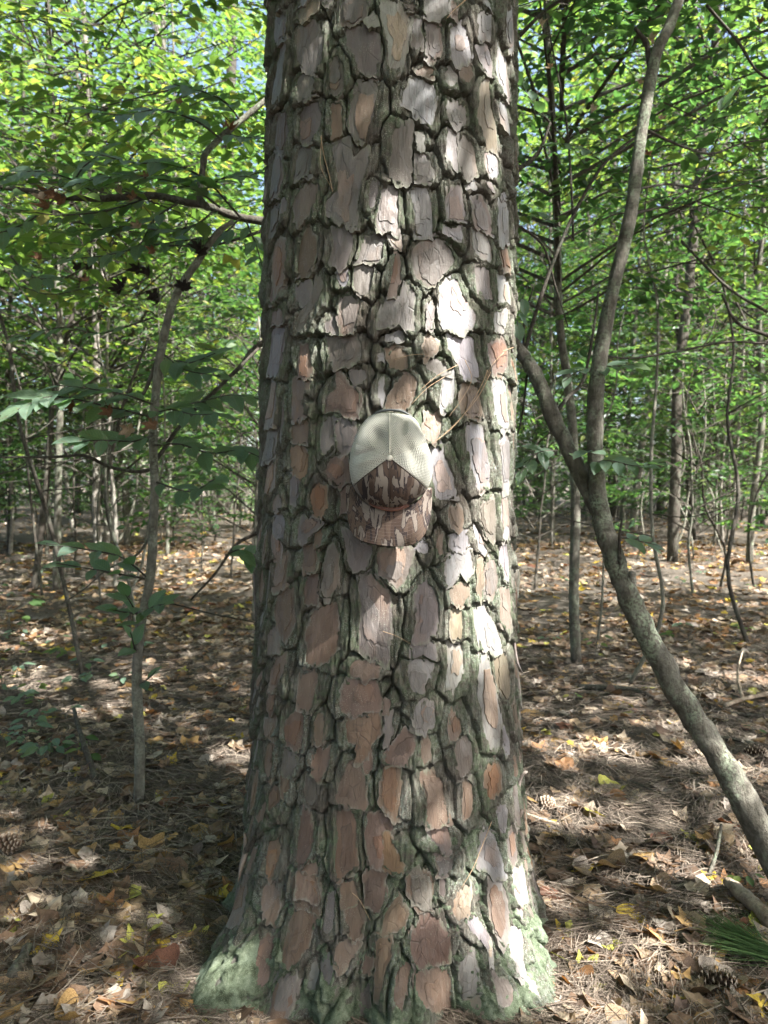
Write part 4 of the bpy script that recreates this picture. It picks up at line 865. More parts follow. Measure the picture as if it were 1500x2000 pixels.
cnt = 0
while cnt < 235:
    y = 1180 + 830 * rl.random() ** .75; x = rl.uniform(-20, 1520)
    if y > 1250 and 455 - max(0, y - 1650) * .3 < x < 1035 + max(0, y - 1700) * .2: continue
    p = on_ground(x, y)
    tn = rl.choices([g[0] for g in GEN], [g[1] for g in GEN])[0]
    side = 'left' if x < 740 else 'right'
    shp = rl.randrange(5); lab = scatter_label(x, y, tn, shp)
    o = drop_leaf(x, y, rl.uniform(.07, .15), tn, shp, rl.uniform(0, 360), rl.uniform(2, 22), lab, 'scattered fallen leaves', rl.uniform(.004, .014))
    cnt += 1

# the mass of smaller litter further out, and the pine straw
def far_litter():
    mb = MB(); r = np.random.default_rng(4); n = 26500
    d = np.concatenate([r.uniform(1.3, 6, 10500), r.uniform(5, 14, 9500), r.uniform(12, 34, 6500)]); a = r.uniform(-.66, .66, n); X = d * np.tan(a); Y = d
    keep = np.hypot(X, Y - AY) > .46; X, Y = X[keep], Y[keep]; n = len(X); Z = ground_h(X, Y) + r.uniform(.002, .016, n)
    sz = r.uniform(.035, .095, n) * np.clip(.6 + Y / 9, 1, 2.0)
    keepc = fbm(X * 1.1, Y * 1.1, 19, 3) + r.normal(0, .35, n) > -.2; X, Y, Z, sz = X[keepc], Y[keepc], Z[keepc], sz[keepc]; n = len(X)
    th = r.uniform(0, 6.28, n); D = np.stack([np.cos(th), np.sin(th), r.normal(0, .22, n)], -1); N = np.stack([r.normal(0, .33, n), r.normal(0, .33, n), np.ones(n)], -1)
    D /= np.linalg.norm(D, axis=1)[:, None]; Sd = np.cross(N, D); Sd /= np.linalg.norm(Sd, axis=1)[:, None]; N = np.cross(D, Sd)
    ring = [(-.5, .0), (-.28, .32), (.0, .26), (.2, .42), (.3, .16), (.58, .0), (.3, -.2), (.18, -.40), (.0, -.24), (-.3, -.34)]
    P = np.stack([X, Y, Z], -1); cz = r.uniform(-.1, .35, n)
    Vs = [P] + [P + D * (sz * b)[:, None] + Sd * (sz * c * r.uniform(.7, 1.15, n))[:, None] + N * (sz * (cz * (b * b * 1.6) + r.normal(0, .05, n)))[:, None] for b, c in ring]
    V = np.stack(Vs, 1).reshape(-1, 3); k = len(ring); b0 = np.arange(n)[:, None] * (k + 1)
    T = np.concatenate([b0 + np.array([[0, 1 + j, 1 + (j + 1) % k]]) for j in range(k)])
    cols = np.array([TINTS[g] for g, _ in GEN]); wts = np.array([w_ for _, w_ in GEN], float); cc = cols[r.choice(len(GEN), n, p=wts / wts.sum())] * r.uniform(.7, 1.15, (n, 1))
    mb.add(V, (), T, tint=np.repeat(cc, k + 1, 0)); return mb.mesh('leaf_litter', M_LITTER, False)
ob('leaf_litter', far_litter(), None, (0, 0, 0), 'carpet of small brown and tan leaves over the forest floor', 'leaf litter', None, 'stuff')
def straw():
    r = np.random.default_rng(9); n = 46000
    d = 1.05 + 4.6 * r.random(n) ** 1.5; a = r.uniform(-.62, .62, n); X = d * np.tan(a); Y = d
    th_ = r.uniform(-1.6, 1.6, 5000); rr_ = trunk_r(th_, 0 * th_) + r.uniform(-.03, .14, 5000); X = np.concatenate([X, .004 + rr_ * np.sin(th_)]); Y = np.concatenate([Y, AY - rr_ * np.cos(th_)])
    keep = np.hypot(X - .004, Y - AY) > .40; X, Y = X[keep], Y[keep]; n = len(X)
    flow = 3.0 * fbm(X * 1.6, Y * 1.6, 8, 2) + r.normal(0, .75, n)
    L = r.uniform(.07, .17, n); D = np.stack([np.cos(flow), np.sin(flow), r.normal(.0, .07, n)], -1); Sd = np.stack([-np.sin(flow), np.cos(flow), 0 * flow], -1)
    P = np.stack([X, Y, ground_h(X, Y) + r.uniform(.001, .018, n)], -1); wd = r.uniform(.0006, .0011, n) * np.clip(Y / 1.9, .9, 2.2)
    bend = r.normal(0, .12, n) * L
    M_ = P + Sd * bend[:, None] + np.array([0, 0, 1]) * (r.uniform(0, .012, n))[:, None]
    A = P - D * (L / 2)[:, None]; B = P + D * (L / 2)[:, None]
    for q in (A, M_, B): q[:, 2] = np.maximum(q[:, 2], ground_h(q[:, 0], q[:, 1]) + .001)
    up = np.stack([r.normal(0, .5, n), r.normal(0, .5, n), np.ones(n)], -1); sw = np.cross(up, D); sw /= np.linalg.norm(sw, axis=1)[:, None]; sw *= wd[:, None]
    V = np.stack([A - sw, A + sw, M_ - sw, M_ + sw, B - sw, B + sw], 1).reshape(-1, 3); b = np.arange(n)[:, None] * 6
    base = np.array([(.178, .143, .110), (.138, .108, .084), (.245, .205, .162), (.095, .074, .058)])[r.integers(0, 4, n)] * r.uniform(.75, 1.15, (n, 1))
    mb = MB(); mb.add(V, np.concatenate([b + [[0, 1, 3, 2]], b + [[2, 3, 5, 4]]]), tint=np.repeat(base, 6, 0)); return mb.mesh('pine_straw_carpet', M_TINT, False)
ob('pine_straw_carpet', straw(), None, (0, 0, 0), 'carpet of fallen brown pine needles around the trunk', 'pine straw', None, 'stuff')

# cones, sticks, tuft of green needles
def cone(px, py, span, rot, label):
    p = on_ground(px, py); L = span * p[1] / FPX; p[2] = gz(p[0], p[1]) + L * .24
    t = thing('pine_cone', p, label, 'pine cone'); rr = random.Random(px)
    core = MB(); v, q, tt_ = tube(np.array([(0, 0, -.45 * L), (0, 0, 0), (0, 0, .45 * L)]), [.10 * L, .16 * L, .05 * L], 8, 8); core.add(v, q, tt_, tint=np.tile((.07, .045, .03), (len(v), 1)))
    ob('core', core.mesh('core', M_TINT, True), t)
    sc = MB(); n = 0
    for i in range(70):
        f = i / 69; a = i * 2.39996; z = (-.45 + .9 * f) * L; R = (.33 * math.sin(math.pi * (f * .86 + .1)) ** .7) * L; d = np.array([math.cos(a), math.sin(a), .35]); s_ = np.array([-math.sin(a), math.cos(a), 0]); u_ = np.cross(d, s_)
        c = np.array([0, 0, z]); wv = .085 * L
        V = [c + d * R * .3 - s_ * wv * .5, c + d * R * .3 + s_ * wv * .5, c + d * R * .9 - s_ * wv, c + d * R * .9 + s_ * wv, c + d * R * 1.05 - s_ * wv * .4 - u_ * .03 * L, c + d * R * 1.05 + s_ * wv * .4 - u_ * .03 * L, c + d * R * .92 - u_ * .07 * L]
        k = sc.n; tn = np.array([(.12, .075, .05)] * 2 + [(.22, .16, .11)] * 2 + [(.42, .36, .29)] * 2 + [(.10, .06, .04)])
        sc.add(np.array(V), [[0, 1, 3, 2], [2, 3, 5, 4]], [[4, 5, 6]], tint=tn)
    ob('scales', sc.mesh('scales', M_TINT, False), t); t.rotation_euler = (math.radians(84), 0, math.radians(rot)); return t
cone(14, 1656, 62, 75, 'pine cone lying at the left edge of the picture'); cone(1068, 1578, 42, 30, 'sunlit pine cone beside the trunk on the right')
cone(1400, 1925, 80, 70, 'dark pine cone half buried in straw at the lower right'); cone(1475, 1487, 44, 60, 'pine cone lying far right beyond the leaning stem')
def stick(pts, r0, r1, mat, label, cat='stick', z=.008, twigs=()):
    P = np.array([on_ground(*p[:2]) for p in pts])
    for q, p in zip(P, pts): q[2] = gz(q[0], q[1]) + (p[2] if len(p) > 2 else z)
    V, Q, T = tube(P, [r0, (r0 + r1) / 2, r1], 8, 14, .25, int(pts[0][0]))
    o = thing('stick', P[0], label, cat, 'sticks lying on the forest floor'); ob('shaft', mk_mesh('shaft', V - P[0], [Q, T], mat, True), o)
    for tw in twigs:
        A = np.array([on_ground(*p[:2]) for p in tw])
        for q, p in zip(A, tw): q[2] = gz(q[0], q[1]) + (p[2] if len(p) > 2 else z)
        V, Q, T = tube(A, [r1, r1 * .5], 6, 8); ob('side_twig', mk_mesh('side_twig', V - P[0], [Q, T], mat, True), o)
stick([(1130, 1352), (1190, 1358), (1240, 1364), (1275, 1376)], .016, .012, M_DARKW, 'dark mossy stick lying behind the pine on the right', z=.02)
stick([(1500, 1368), (1450, 1380), (1415, 1394)], .012, .009, M_TANW, 'pale barkless stick at the right edge', z=.03, twigs=[[(1450, 1380, .03), (1440, 1350, .09), (1450, 1320, .15)]])
stick([(1500, 1405), (1440, 1400), (1370, 1396)], .012, .008, M_DARKW, 'dark stick lying under the pale barkless stick')
stick([(1500, 1470), (1450, 1462), (1400, 1452)], .010, .006, M_DARKW, 'thin dark stick at the right edge above a cone')
stick([(1022, 1590), (1050, 1600), (1092, 1612)], .007, .005, M_TANW, 'short sunlit twig next to the trunk edge', z=.01)
stick([(160, 1390), (210, 1382), (300, 1364)], .008, .005, M_TANW, 'dry twig lying across the left slope')
stick([(145, 1430, .13), (160, 1470, .08), (190, 1525, .0)], .009, .012, M_DARKW, 'snapped dark stick leaning out of the left litter')
stick([(20, 1915), (40, 1880), (55, 1850)], .016, .012, M_GREY, 'flat grey piece of wood at the lower left', z=.01)
stick([(1420, 1745), (1460, 1778), (1510, 1825)], .016, .022, M_TANW, 'greenish rotting branch piece at the right edge', z=.03)
stick([(1230, 1540), (1300, 1570), (1340, 1590)], .003, .002, M_DARKW, 'thin arching twig on the right straw', z=.02)
stick([(1385, 1720, .01), (1400, 1695, .05), (1408, 1670, .09)], .006, .004, M_GREY, 'short grey stub standing in a sun spot at the right')
def green_tuft():
    b = on_ground(1540, 1900); b[2] = gz(b[0], b[1]) + .03; e = on_ground(1392, 1840); e[2] = gz(e[0], e[1]) + .03
    t = thing('pine_sprig', b, 'tuft of fresh green pine needles lying at the right edge', 'pine sprig'); r = np.random.default_rng(2); n = 320; mb = MB()
    d = e - b; L = np.linalg.norm(d); d /= L; s_ = np.array([-d[1], d[0], 0])
    A = b + d * (r.uniform(-.02, .45, n) * L)[:, None] + r.normal(0, .008, (n, 3)); an = r.normal(0, .30, n); ln = r.uniform(.6, 1.0, n) * L * .85
    D = d * np.cos(an)[:, None] + s_ * np.sin(an)[:, None] + np.array([0, 0, 1]) * r.normal(.05, .12, n)[:, None]
    B = A + D * ln[:, None]; B[:, 2] = np.maximum(B[:, 2], .012); A[:, 2] = np.maximum(A[:, 2], .012)
    twig_quads(mb, A, B, np.full(n, .0010), np.full(n, .0005)); mb.A = {'tint': [np.tile((.085, .155, .05), (mb.n, 1)) * np.repeat(r.uniform(.6, 1.25, (n, 1)), 6, 0)]}
    ob('needles', mb.mesh('needles', M_TINT, False, b), t, kind='stuff')
    V, Q, T = tube(np.array([b - d * .05, b + d * .06]), [.006, .005], 6, 6); ob('twig', mk_mesh('twig', V - b, [Q, T], M_DARKW, True), t)
green_tuft()

# ------------------------------------------------------------------ young trees near the pine
def limb(name, pts, Y, radii, mat, parent, n=24, sides=10, wob=.12, seed=1, base=None):
    P = pxpath(pts, Y); b = np.array(parent.location) if base is None else base
    V, Q, T = tube(P, radii, sides, n, wob, seed)
    return ob(name, mk_mesh(name, V - b, [Q, T], mat, True), parent)
rn = random.Random(31)
def near_spray(parent, pts, Y, n, size, meshes, mat=M_DARKW, r0=.004, up=(0, -.55, 1), lname='leaf', spread=1.0):
    """a thin twig and leaves standing alternately along it"""
    P = spline(pxpath(pts, Y), 30); b = P[0]
    V, Q, T = tube(P, [r0, r0 * .45], 5)
    tw = ob('twig', mk_mesh('twig', V - b, [Q, T], mat, True), parent, b - np.array(parent.location))
    n = int(n * 1.6); size *= .92
    for k in range(n):
        t = .12 + .88 * (k + rn.random() * .5) / n; i = min(int(t * 29), 28); p = P[i]; d = P[i + 1] - P[i]; d /= np.linalg.norm(d)
        u = np.array(up) + np.array([rn.gauss(0, .22), rn.gauss(0, .22), 0]); s = np.cross(u, d); s /= np.linalg.norm(s)
        a = math.radians(rn.uniform(28, 62)) * (1 if k % 2 else -1) * spread
        if k == n - 1: a *= .2
        D = d * math.cos(a) + s * math.sin(a) + np.array([0, 0, rn.uniform(-.3, .05)])
        put_leaf(lname, meshes, tw, p, D, u, size * rn.uniform(.72, 1.12), rn)
    return tw
def ground_at(px, py):
    p = on_ground(px, py); p[2] = gz(p[0], p[1]); return p

# the grey beech sapling left of the pine
gA = ground_at(271, 1560); YA = gA[1]
BA = thing('beech_sapling', gA, 'slim grey beech sapling with broad leaves left of the pine', 'tree')
limb('trunk', [(271, 1566), (273, 1450), (267, 1330), (275, 1220), (293, 1130), (299, 1040), (302, 950), (299, 860), (304, 770), (314, 690), (330, 616), (351, 563), (377, 524), (404, 484), (428, 452), (455, 432)], [YA, YA, YA - .02, YA + .03],
     [.0195, .018, .0175, .017, .0165, .0160, .0155, .015, .015, .0145, .013, .013, .012, .011, .008], M_SAP, BA, 60, 12, .10, 3)
limb('branch', [(300, 905), (318, 880), (345, 840), (380, 800), (425, 758), (470, 715), (505, 680)], [YA, YA + .2], [.008, .007, .006], M_DARKW, BA, 24, 7)
limb('branch', [(300, 915), (268, 921), (215, 912), (165, 890), (110, 892), (0, 893), (-40, 890)], [YA, YA - .1], [.007, .006, .003], M_DARKW, BA, 24, 7)
limb('branch', [(292, 1050), (265, 1085), (210, 1112), (165, 1150), (120, 1180)], [YA, YA + .2], [.005, .0035, .002], M_GREY, BA, 20, 6)
limb('branch', [(312, 690), (285, 760), (268, 780)], [YA, YA - .05], [.009, .006, .005], M_DARKW, BA, 12, 7)
limb('branch', [(276, 1200), (300, 1180), (330, 1178), (420, 1200), (495, 1215)], [YA, YA + .05], [.004, .003, .002], M_DARKW, BA, 16, 6)
for pts, Y, n, sz in [
    ([(300, 815), (235, 800), (160, 782), (95, 775), (35, 800)], [YA - .05, YA - .35], 12, .125), ([(300, 790), (240, 770), (180, 760), (110, 752)], [YA - .1, YA - .2], 9, .115),
    ([(300, 810), (330, 800), (380, 810), (430, 808)], [YA - .05, YA - .25], 8, .115), ([(300, 850), (260, 862), (205, 860), (150, 862)], [YA - .1, YA - .3], 7, .11),
    ([(300, 870), (350, 868), (410, 885), (470, 880), (512, 895)], [YA - .02, YA - .25], 10, .115), ([(330, 795), (390, 785), (450, 772), (505, 778)], [YA + .1, YA + .1], 8, .11),
    ([(290, 1130), (240, 1090), (180, 1075), (90, 1062)], [YA, YA - .3], 6, .10), ([(275, 1225), (262, 1190), (245, 1160)], [YA, YA - .1], 4, .095), ([(276, 1200), (300, 1185), (322, 1180)], [YA, YA - .1], 4, .095),
    ([(272, 1200), (240, 1195), (215, 1190)], [YA, YA - .1], 3, .095), ([(270, 1285), (262, 1262), (255, 1235)], [YA, YA - .06], 3, .085), ([(270, 1340), (290, 1325), (305, 1310)], [YA, YA - .06], 2, .08),
    ([(285, 1130), (200, 1115), (110, 1100)], [YA, YA - .2], 4, .10), ([(345, 705), (375, 708), (420, 690)], [YA, YA - .1], 5, .105), ([(440, 1085), (470, 1075), (512, 1100)], [YA, YA], 4, .10), ([(300, 940), (370, 960), (420, 935)], [YA, YA - .3], 4, .11), ([(318, 690), (360, 722), (430, 735)], [YA, YA - .1], 5, .10)]:
    near_spray(BA, pts, Y, n, sz, BEECH)
for x, y, s in [(140, 790, .10), (250, 838, .12), (298, 828, .11), (212, 802, .10)]:
    put_leaf('dry_leaf', HANG_T, BA, at(x, y, YA - .2), (rn.uniform(-.6, .6), 0, -.8), (0, -1, .3), s * .8, rn)

# a hanging vine behind the sapling
gV = ground_at(252, 1240)
VN = thing('climbing_vine', gV, 'dark wavy vine hanging between the thin stems left of the pine', 'vine')
limb('stem', [(252, 1245), (252, 1150), (247, 1105), (222, 1055), (207, 985), (212, 920), (222, 870), (232, 830), (240, 790), (290, 660)], [gV[1], gV[1] - .3], [.013, .011, .011, .012, .012, .008], M_DARKW, VN, 40, 7, .2)
limb('stem', [(196, 1180), (192, 1080), (190, 1000), (198, 930), (212, 880), (226, 830)], [gV[1], gV[1] - .2], [.008, .008, .007], M_GREY, VN, 30, 6, .2)

# a beech standing behind the pine: only its boughs come out
BB = thing('beech_tree', (-.18, 3.05, gz(-.18, 3.05)), 'beech hidden behind the pine with a dark bough reaching out to the left', 'tree')
bb = np.array(BB.location)
V, Q, T = tube(np.array([bb - [0, 0, .05], bb + [.02, 0, 1.2], bb + [-.02, .05, 2.6], bb + [.08, .1, 4.5], bb + [.1, .2, 6.5]]), [.062, .055, .05, .04, .02], 12, 24, .1, 4)
ob('trunk', mk_mesh('trunk', V - bb, [Q, T], M_GREY, True), BB)
limb('bough', [(640, 470), (560, 440), (470, 425), (410, 404), (370, 396), (300, 382), (200, 388), (130, 385), (70, 376), (0, 364), (-60, 352)], [3.0, 2.75, 2.6], [.018, .016, .0148, .013, .0115, .010, .008], M_DARKW, BB, 50, 10, .15, 6)
limb('bough', [(405, 405), (390, 385), (396, 330), (402, 300), (430, 270), (470, 236), (514, 200), (560, 165)], [2.62, 2.8], [.013, .012, .0115, .011, .010], M_GREY, BB, 30, 9, .15, 7)
limb('branch', [(560, 1010), (500, 1042), (460, 1065), (420, 1120), (372, 1172)], [3.0, 2.85], [.010, .008, .006, .004], M_DARKW, BB, 20, 7)
limb('branch', [(620, 620), (505, 675), (470, 715), (432, 752), (400, 790)], [3.0, 2.75], [.013, .010, .008, .005], M_DARKW, BB, 20, 7)
limb('branch', [(330, 480), (420, 478), (500, 455), (540, 440)], [2.5, 2.9], [.003, .005, .009], M_DARKW, BB, 20, 7)
for pts, Y, n, sz in [
    ([(470, 425), (400, 350), (330, 320), (260, 318), (190, 300)], [2.6, 2.35], 13, .105), ([(430, 405), (380, 370), (320, 350), (240, 345), (170, 352)], [2.6, 2.3], 13, .11), ([(390, 380), (430, 350), (480, 345), (520, 330)], [2.6, 2.5], 8, .105),
    ([(300, 382), (250, 400), (190, 415), (110, 420), (40, 410)], [2.6, 2.3], 12, .105), ([(420, 410), (380, 440), (320, 450), (250, 442), (180, 450)], [2.6, 2.4], 12, .10), ([(200, 388), (140, 350), (70, 335), (0, 345)], [2.6, 2.35], 10, .105),
    ([(430, 270), (380, 235), (310, 215), (240, 225), (170, 215)], [2.7, 2.4], 13, .10), ([(470, 236), (440, 200), (400, 180), (340, 165)], [2.75, 2.5], 10, .10), ([(440, 260), (480, 270), (520, 260)], [2.7, 2.6], 6, .10),
    ([(350, 395), (300, 430), (270, 480), (200, 500), (130, 505)], [2.6, 2.4], 11, .10), ([(110, 385), (60, 430), (0, 455), (-40, 460)], [2.6, 2.4], 8, .105), ([(470, 425), (430, 460), (360, 470), (290, 480)], [2.7, 2.5], 9, .10),
    ([(460, 715), (430, 690), (400, 680)], [2.8, 2.7], 4, .10), ([(480, 430), (500, 480), (512, 520)], [2.7, 2.6], 4, .10), ([(130, 385), (160, 330), (210, 290)], [2.6, 2.5], 6, .10), ([(300, 620), (200, 650), (120, 640), (30, 660)], [2.9, 2.8], 9, .09), ([(40, 560), (100, 575), (180, 560)], [2.9, 2.9], 7, .09), ([(20, 500), (60, 540), (100, 545)], [2.6, 2.6], 5, .09)]:
    near_spray(BB, pts, Y, n, sz, BEECH if rn.random() < .8 else GREENL)
for x, y, s in [(240, 555, .13), (232, 562, .10), (300, 575, .11), (310, 582, .09), (356, 555, .10), (364, 560, .09), (268, 522, .10), (288, 528, .10), (388, 480, .11), (395, 490, .10), (152, 520, .08), (175, 520, .07)]:
    put_leaf('withered_leaf', HANG_D, BB, at(x, y, 2.5), (rn.uniform(-.3, .3), rn.uniform(-.2, .2), -1), (rn.uniform(-.5, .5), -1, .2), s * .85, rn)
for x, y, s in [(85, 385, .12), (105, 380, .13), (120, 390, .11), (95, 400, .12), (285, 345, .10), (260, 385, .10), (448, 250, .09), (350, 200, .07), (440, 245, .07), (80, 500, .09), (170, 545, .09), (230, 370, .08), (270, 440, .1), (300, 490, .08)]:
    put_leaf('dry_leaf', HANG_T, BB, at(x, y, 2.42), (rn.uniform(-.8, .8), 0, -.8), (rn.uniform(-.5, .5), -1, .3), s * .7, rn)

# the leaning forked tree on the right
gF = ground_at(1585, 1815)
FT = thing('leaning_tree', gF, 'leaning grey forked tree crossing the right side', 'tree')
tr_ = limb('trunk', [(1590, 1830), (1475, 1605), (1402, 1475), (1325, 1355), (1264, 1240), (1217, 1140), (1184, 1045), (1166, 970)], [gF[1], 2.05, 2.2], [.039, .036, .035, .034, .0325, .031, .029, .027], M_GREY, FT, 70, 16, .16, 8)
limb('fork_stem', [(1200, 1085), (1172, 990), (1163, 880), (1164, 760), (1180, 650), (1208, 520), (1234, 400), (1252, 270), (1278, 120), (1312, 40), (1345, -60), (1390, -200)], [2.18, 2.25, 2.45], [.025, .026, .024, .023, .021, .020, .019, .018, .017, .015], M_GREY, FT, 80, 14, .16, 9)
limb('fork_stem', [(1185, 1035), (1152, 965), (1116, 890), (1082, 820), (1052, 745), (1022, 695), (985, 650), (930, 560)], [2.2, 2.3, 2.45], [.023, .025, .025, .024, .022, .021, .018], M_GREY, FT, 60, 14, .18, 10)
limb('stub', [(1215, 1165), (1211, 1120), (1210, 1050), (1216, 1012)], [2.12, 2.08], [.006, .006, .0045, .003], M_DARKW, FT, 14, 6)
limb('knot', [(1228, 1160), (1232, 1140), (1236, 1118)], [2.12, 2.09], [.018, .016, .009], M_PALEW, FT, 8, 8, .3)
limb('stub', [(1268, 130), (1262, 85), (1240, 55)], [2.4, 2.4], [.009, .009, .006], M_DARKW, FT, 10, 7, .2)
for pts, Y, R in [([(1090, 800), (1110, 775), (1140, 740), (1160, 640), (1170, 560)], [2.3, 2.5], [.007, .006, .004]), ([(1022, 695), (1050, 600), (1085, 500), (1130, 400), (1180, 320), (1240, 270), (1300, 250)], [2.4, 2.5], [.007, .006, .004]),
                  ([(1265, 255), (1330, 285), (1390, 300), (1450, 280), (1510, 270)], [2.4, 2.7], [.005, .004, .002]), ([(1240, 370), (1310, 360), (1400, 370), (1510, 345)], [2.5, 2.9], [.005, .004, .002]),
                  ([(1225, 420), (1270, 410), (1330, 395)], [2.4, 2.6], [.006, .004, .002]), ([(1022, 700), (1025, 620), (1042, 560)], [2.4, 2.5], [.005, .004, .002]), ([(1030, 730), (1018, 820), (1000, 880)], [2.35, 2.4], [.004, .003, .002]),
                  ([(1120, 470), (1115, 350), (1105, 230), (1080, 100), (1065, 20)], [2.7, 2.8], [.005, .004, .003]), ([(1000, 85), (1060, 25), (1110, -10)], [2.5, 2.4], [.008, .006, .005]), ([(1005, 335), (1050, 300), (1075, 240)], [2.5, 2.5], [.009, .007, .004]),
                  ([(1380, 10), (1440, 80), (1480, 140), (1520, 160)], [2.6, 2.6], [.006, .005, .004]), ([(1160, 690), (1230, 700), (1330, 685), (1420, 668), (1510, 672)], [2.8, 3.0], [.003, .005, .004]), ([(1410, 575), (1440, 630), (1500, 655)], [3.0, 3.0], [.006, .007, .009]),
                  ([(1005, 435), (1060, 480), (1085, 560), (1110, 640)], [3.0, 3.1], [.006, .005, .003]), ([(1300, 400), (1400, 340), (1510, 330)], [3, 3.2], [.004, .003, .002]), ([(1330, 470), (1420, 560), (1500, 610)], [3.4, 3.3], [.006, .007, .008])]:
    limb('branch', pts, Y, R, M_DARKW, FT, 24, 6)
for pts, Y, n, sz in [
    ([(1090, 880), (1050, 885), (1015, 925)], [2.25, 2.1], 5, .075), ([(1110, 890), (1140, 880), (1165, 885)], [2.2, 2.05], 3, .075), ([(1150, 905), (1190, 900), (1240, 910), (1280, 905)], [2.2, 2.0], 7, .08), ([(1160, 720), (1130, 725), (1100, 745)], [2.25, 2.15], 3, .08),
    ([(1165, 715), (1200, 715), (1240, 712)], [2.25, 2.15], 4, .075), ([(1212, 1050), (1240, 1055), (1285, 1065)], [2.1, 2.1], 4, .075), ([(1190, 560), (1180, 565), (1205, 560)], [2.3, 2.25], 2, .07), ([(1030, 560), (1015, 600), (1010, 640)], [2.4, 2.4], 4, .08),
    ([(1120, 470), (1090, 440), (1050, 420)], [2.7, 2.6], 6, .08), ([(1180, 320), (1140, 290), (1090, 280)], [2.6, 2.5], 6, .08), ([(1330, 285), (1380, 250), (1420, 200)], [2.6, 2.5], 6, .08), ([(1075, 240), (1040, 200), (1010, 150)], [2.5, 2.5], 6, .08), ([(1110, 100), (1150, 70), (1200, 60)], [2.6, 2.6], 6, .08)]:
    near_spray(FT, pts, Y, n, sz, BEECH, r0=.0025)
for x, y, s in [(1055, 45, .08), (1270, 75, .09), (1290, 230, .07), (1160, 210, .07), (1075, 130, .07), (1250, 160, .06), (1265, 300, .07), (1485, 40, .07)]:
    put_leaf('dry_leaf', HANG_T, FT, at(x, y, 2.45), (rn.uniform(-.8, .8), 0, -.6), (rn.uniform(-.5, .5), -1, .3), s * .7, rn)

# ------------------------------------------------------------------ crowns: shared leaf and branch meshes
def sprays_between(n, xr, yr, Yr, L, leaf, r, wr=.56):
    lm, tm = MB(), MB()
    for _ in range(n):
        Y = r.uniform(*Yr); b = at(r.uniform(*xr), r.uniform(*yr), Y)
        a = r.uniform(0, 6.28); put_spray(lm, tm, b, (math.cos(a), math.sin(a), r.uniform(-.25, .2)), (r.gauss(0, .2), r.gauss(-.12, .2), 1), L * r.uniform(.7, 1.2), leaf * r.uniform(.85, 1.15), r, wr)
    return lm, tm
rc = random.Random(77)
def add_crown(parent, regs, mat):
    lm, tm = MB(), MB(); b = np.array(parent.location)
    for n, xr, yr, Yr, L, leaf in regs:
        l2, t2 = sprays_between(n, xr, yr, Yr, L, leaf, rc)
        lm.add(np.concatenate(l2.V), np.concatenate(l2.Q), rnd=np.concatenate(l2.A['rnd'])); tm.add(np.concatenate(t2.V), np.concatenate(t2.Q))
    ob('crown', lm.mesh('crown', mat, False, b), parent, kind='stuff'); ob('crown_twigs', tm.mesh('crown_twigs', M_DARKW, False, b), parent, kind='stuff')
add_crown(BB, [(22, (-80, 520), (150, 450), (2.8, 4.0), .62, .090), (10, (-80, 520), (-60, 180), (3.2, 4.2), .66, .09), (14, (-80, 520), (250, 600), (3.4, 5.0), .6, .085), (26, (-120, 560), (-120, 300), (4.2, 7.0), .8, .10)], M_LEAFY)
add_crown(FT, [(38, (1005, 1560), (-80, 420), (2.9, 4.4), .62, .075), (18, (1010, 1560), (300, 760), (3.8, 5.6), .6, .08), (34, (980, 1600), (-140, 420), (4.4, 7.5), .85, .10)], M_LEAF)

def crown_pair(seed, nsp, R, H, L, leaf, mat, low=0.0, wr=.56):
    r = random.Random(seed); lm, tm = MB(), MB()
    for i in range(nsp):
        f = (i + r.random()) / nsp; z = H * f; a = i * 2.4 + r.uniform(-.5, .5); env = R * (math.sin(math.pi * (.12 + .80 * f)) ** .7)
        r0 = env * math.sqrt(r.uniform(.02, 1)); b = np.array([r0 * math.cos(a), r0 * math.sin(a), z + .18 * r0])
        da = a + r.uniform(-.9, .9); d = (math.cos(da), math.sin(da), r.uniform(-.25, .25))
        put_spray(lm, tm, b, d, (r.gauss(0, .22), r.gauss(0, .22), 1), L * r.uniform(.7, 1.2), leaf * r.uniform(.85, 1.15), r, wr)
        if r0 > .15:
            A = np.array([[0, 0, max(z - .25 * r0, 0)]]); mid = (A[0] * .45 + b * .55) + np.array([0, 0, .07 * r0]); wA = .006 + .006 * r0
            twig_quads(tm, A, mid[None], [wA], [wA * .7]); twig_quads(tm, mid[None], b[None], [wA * .7], [.006 * L])
    return lm.mesh('crown', mat, False), tm.mesh('branches', M_DARKW, False)
CROWN_S = [crown_pair(100 + i, 24, 1.0, 2.1, .62, .080, M_LEAF) for i in range(4)]
CROWN_M = [crown_pair(200 + i, (80, 62, 90, 70, 80)[i], 2.0, 4.6, (.95, 1.15, .85, 1.05, .95)[i], (.105, .145, .085, .125, .105)[i], M_LEAF if i % 2 else M_LEAFY, 0, (.56, .66, .5, .6, .56)[i]) for i in range(5)]
CROWN_L = [crown_pair(300 + i, 120, 3.4, 7.0, 1.55, .165, M_LEAFY if i != 1 else M_LEAF) for i in range(3)]
rb = random.Random(55)
def straight_trunk(h, r0, seed, bend=.25):
    r = random.Random(seed); k = 9; x = np.cumsum([r.gauss(0, bend / k) for _ in range(k)]); y = np.cumsum([r.gauss(0, bend / k) for _ in range(k)])
    P = np.stack([x - x[0], y - y[0], np.linspace(-.1, h, k)], -1); V, Q, T = tube(P, np.linspace(r0, r0 * .45, k), 10, 22, .1, seed); return V, Q, T, P
TRUNKS = {}
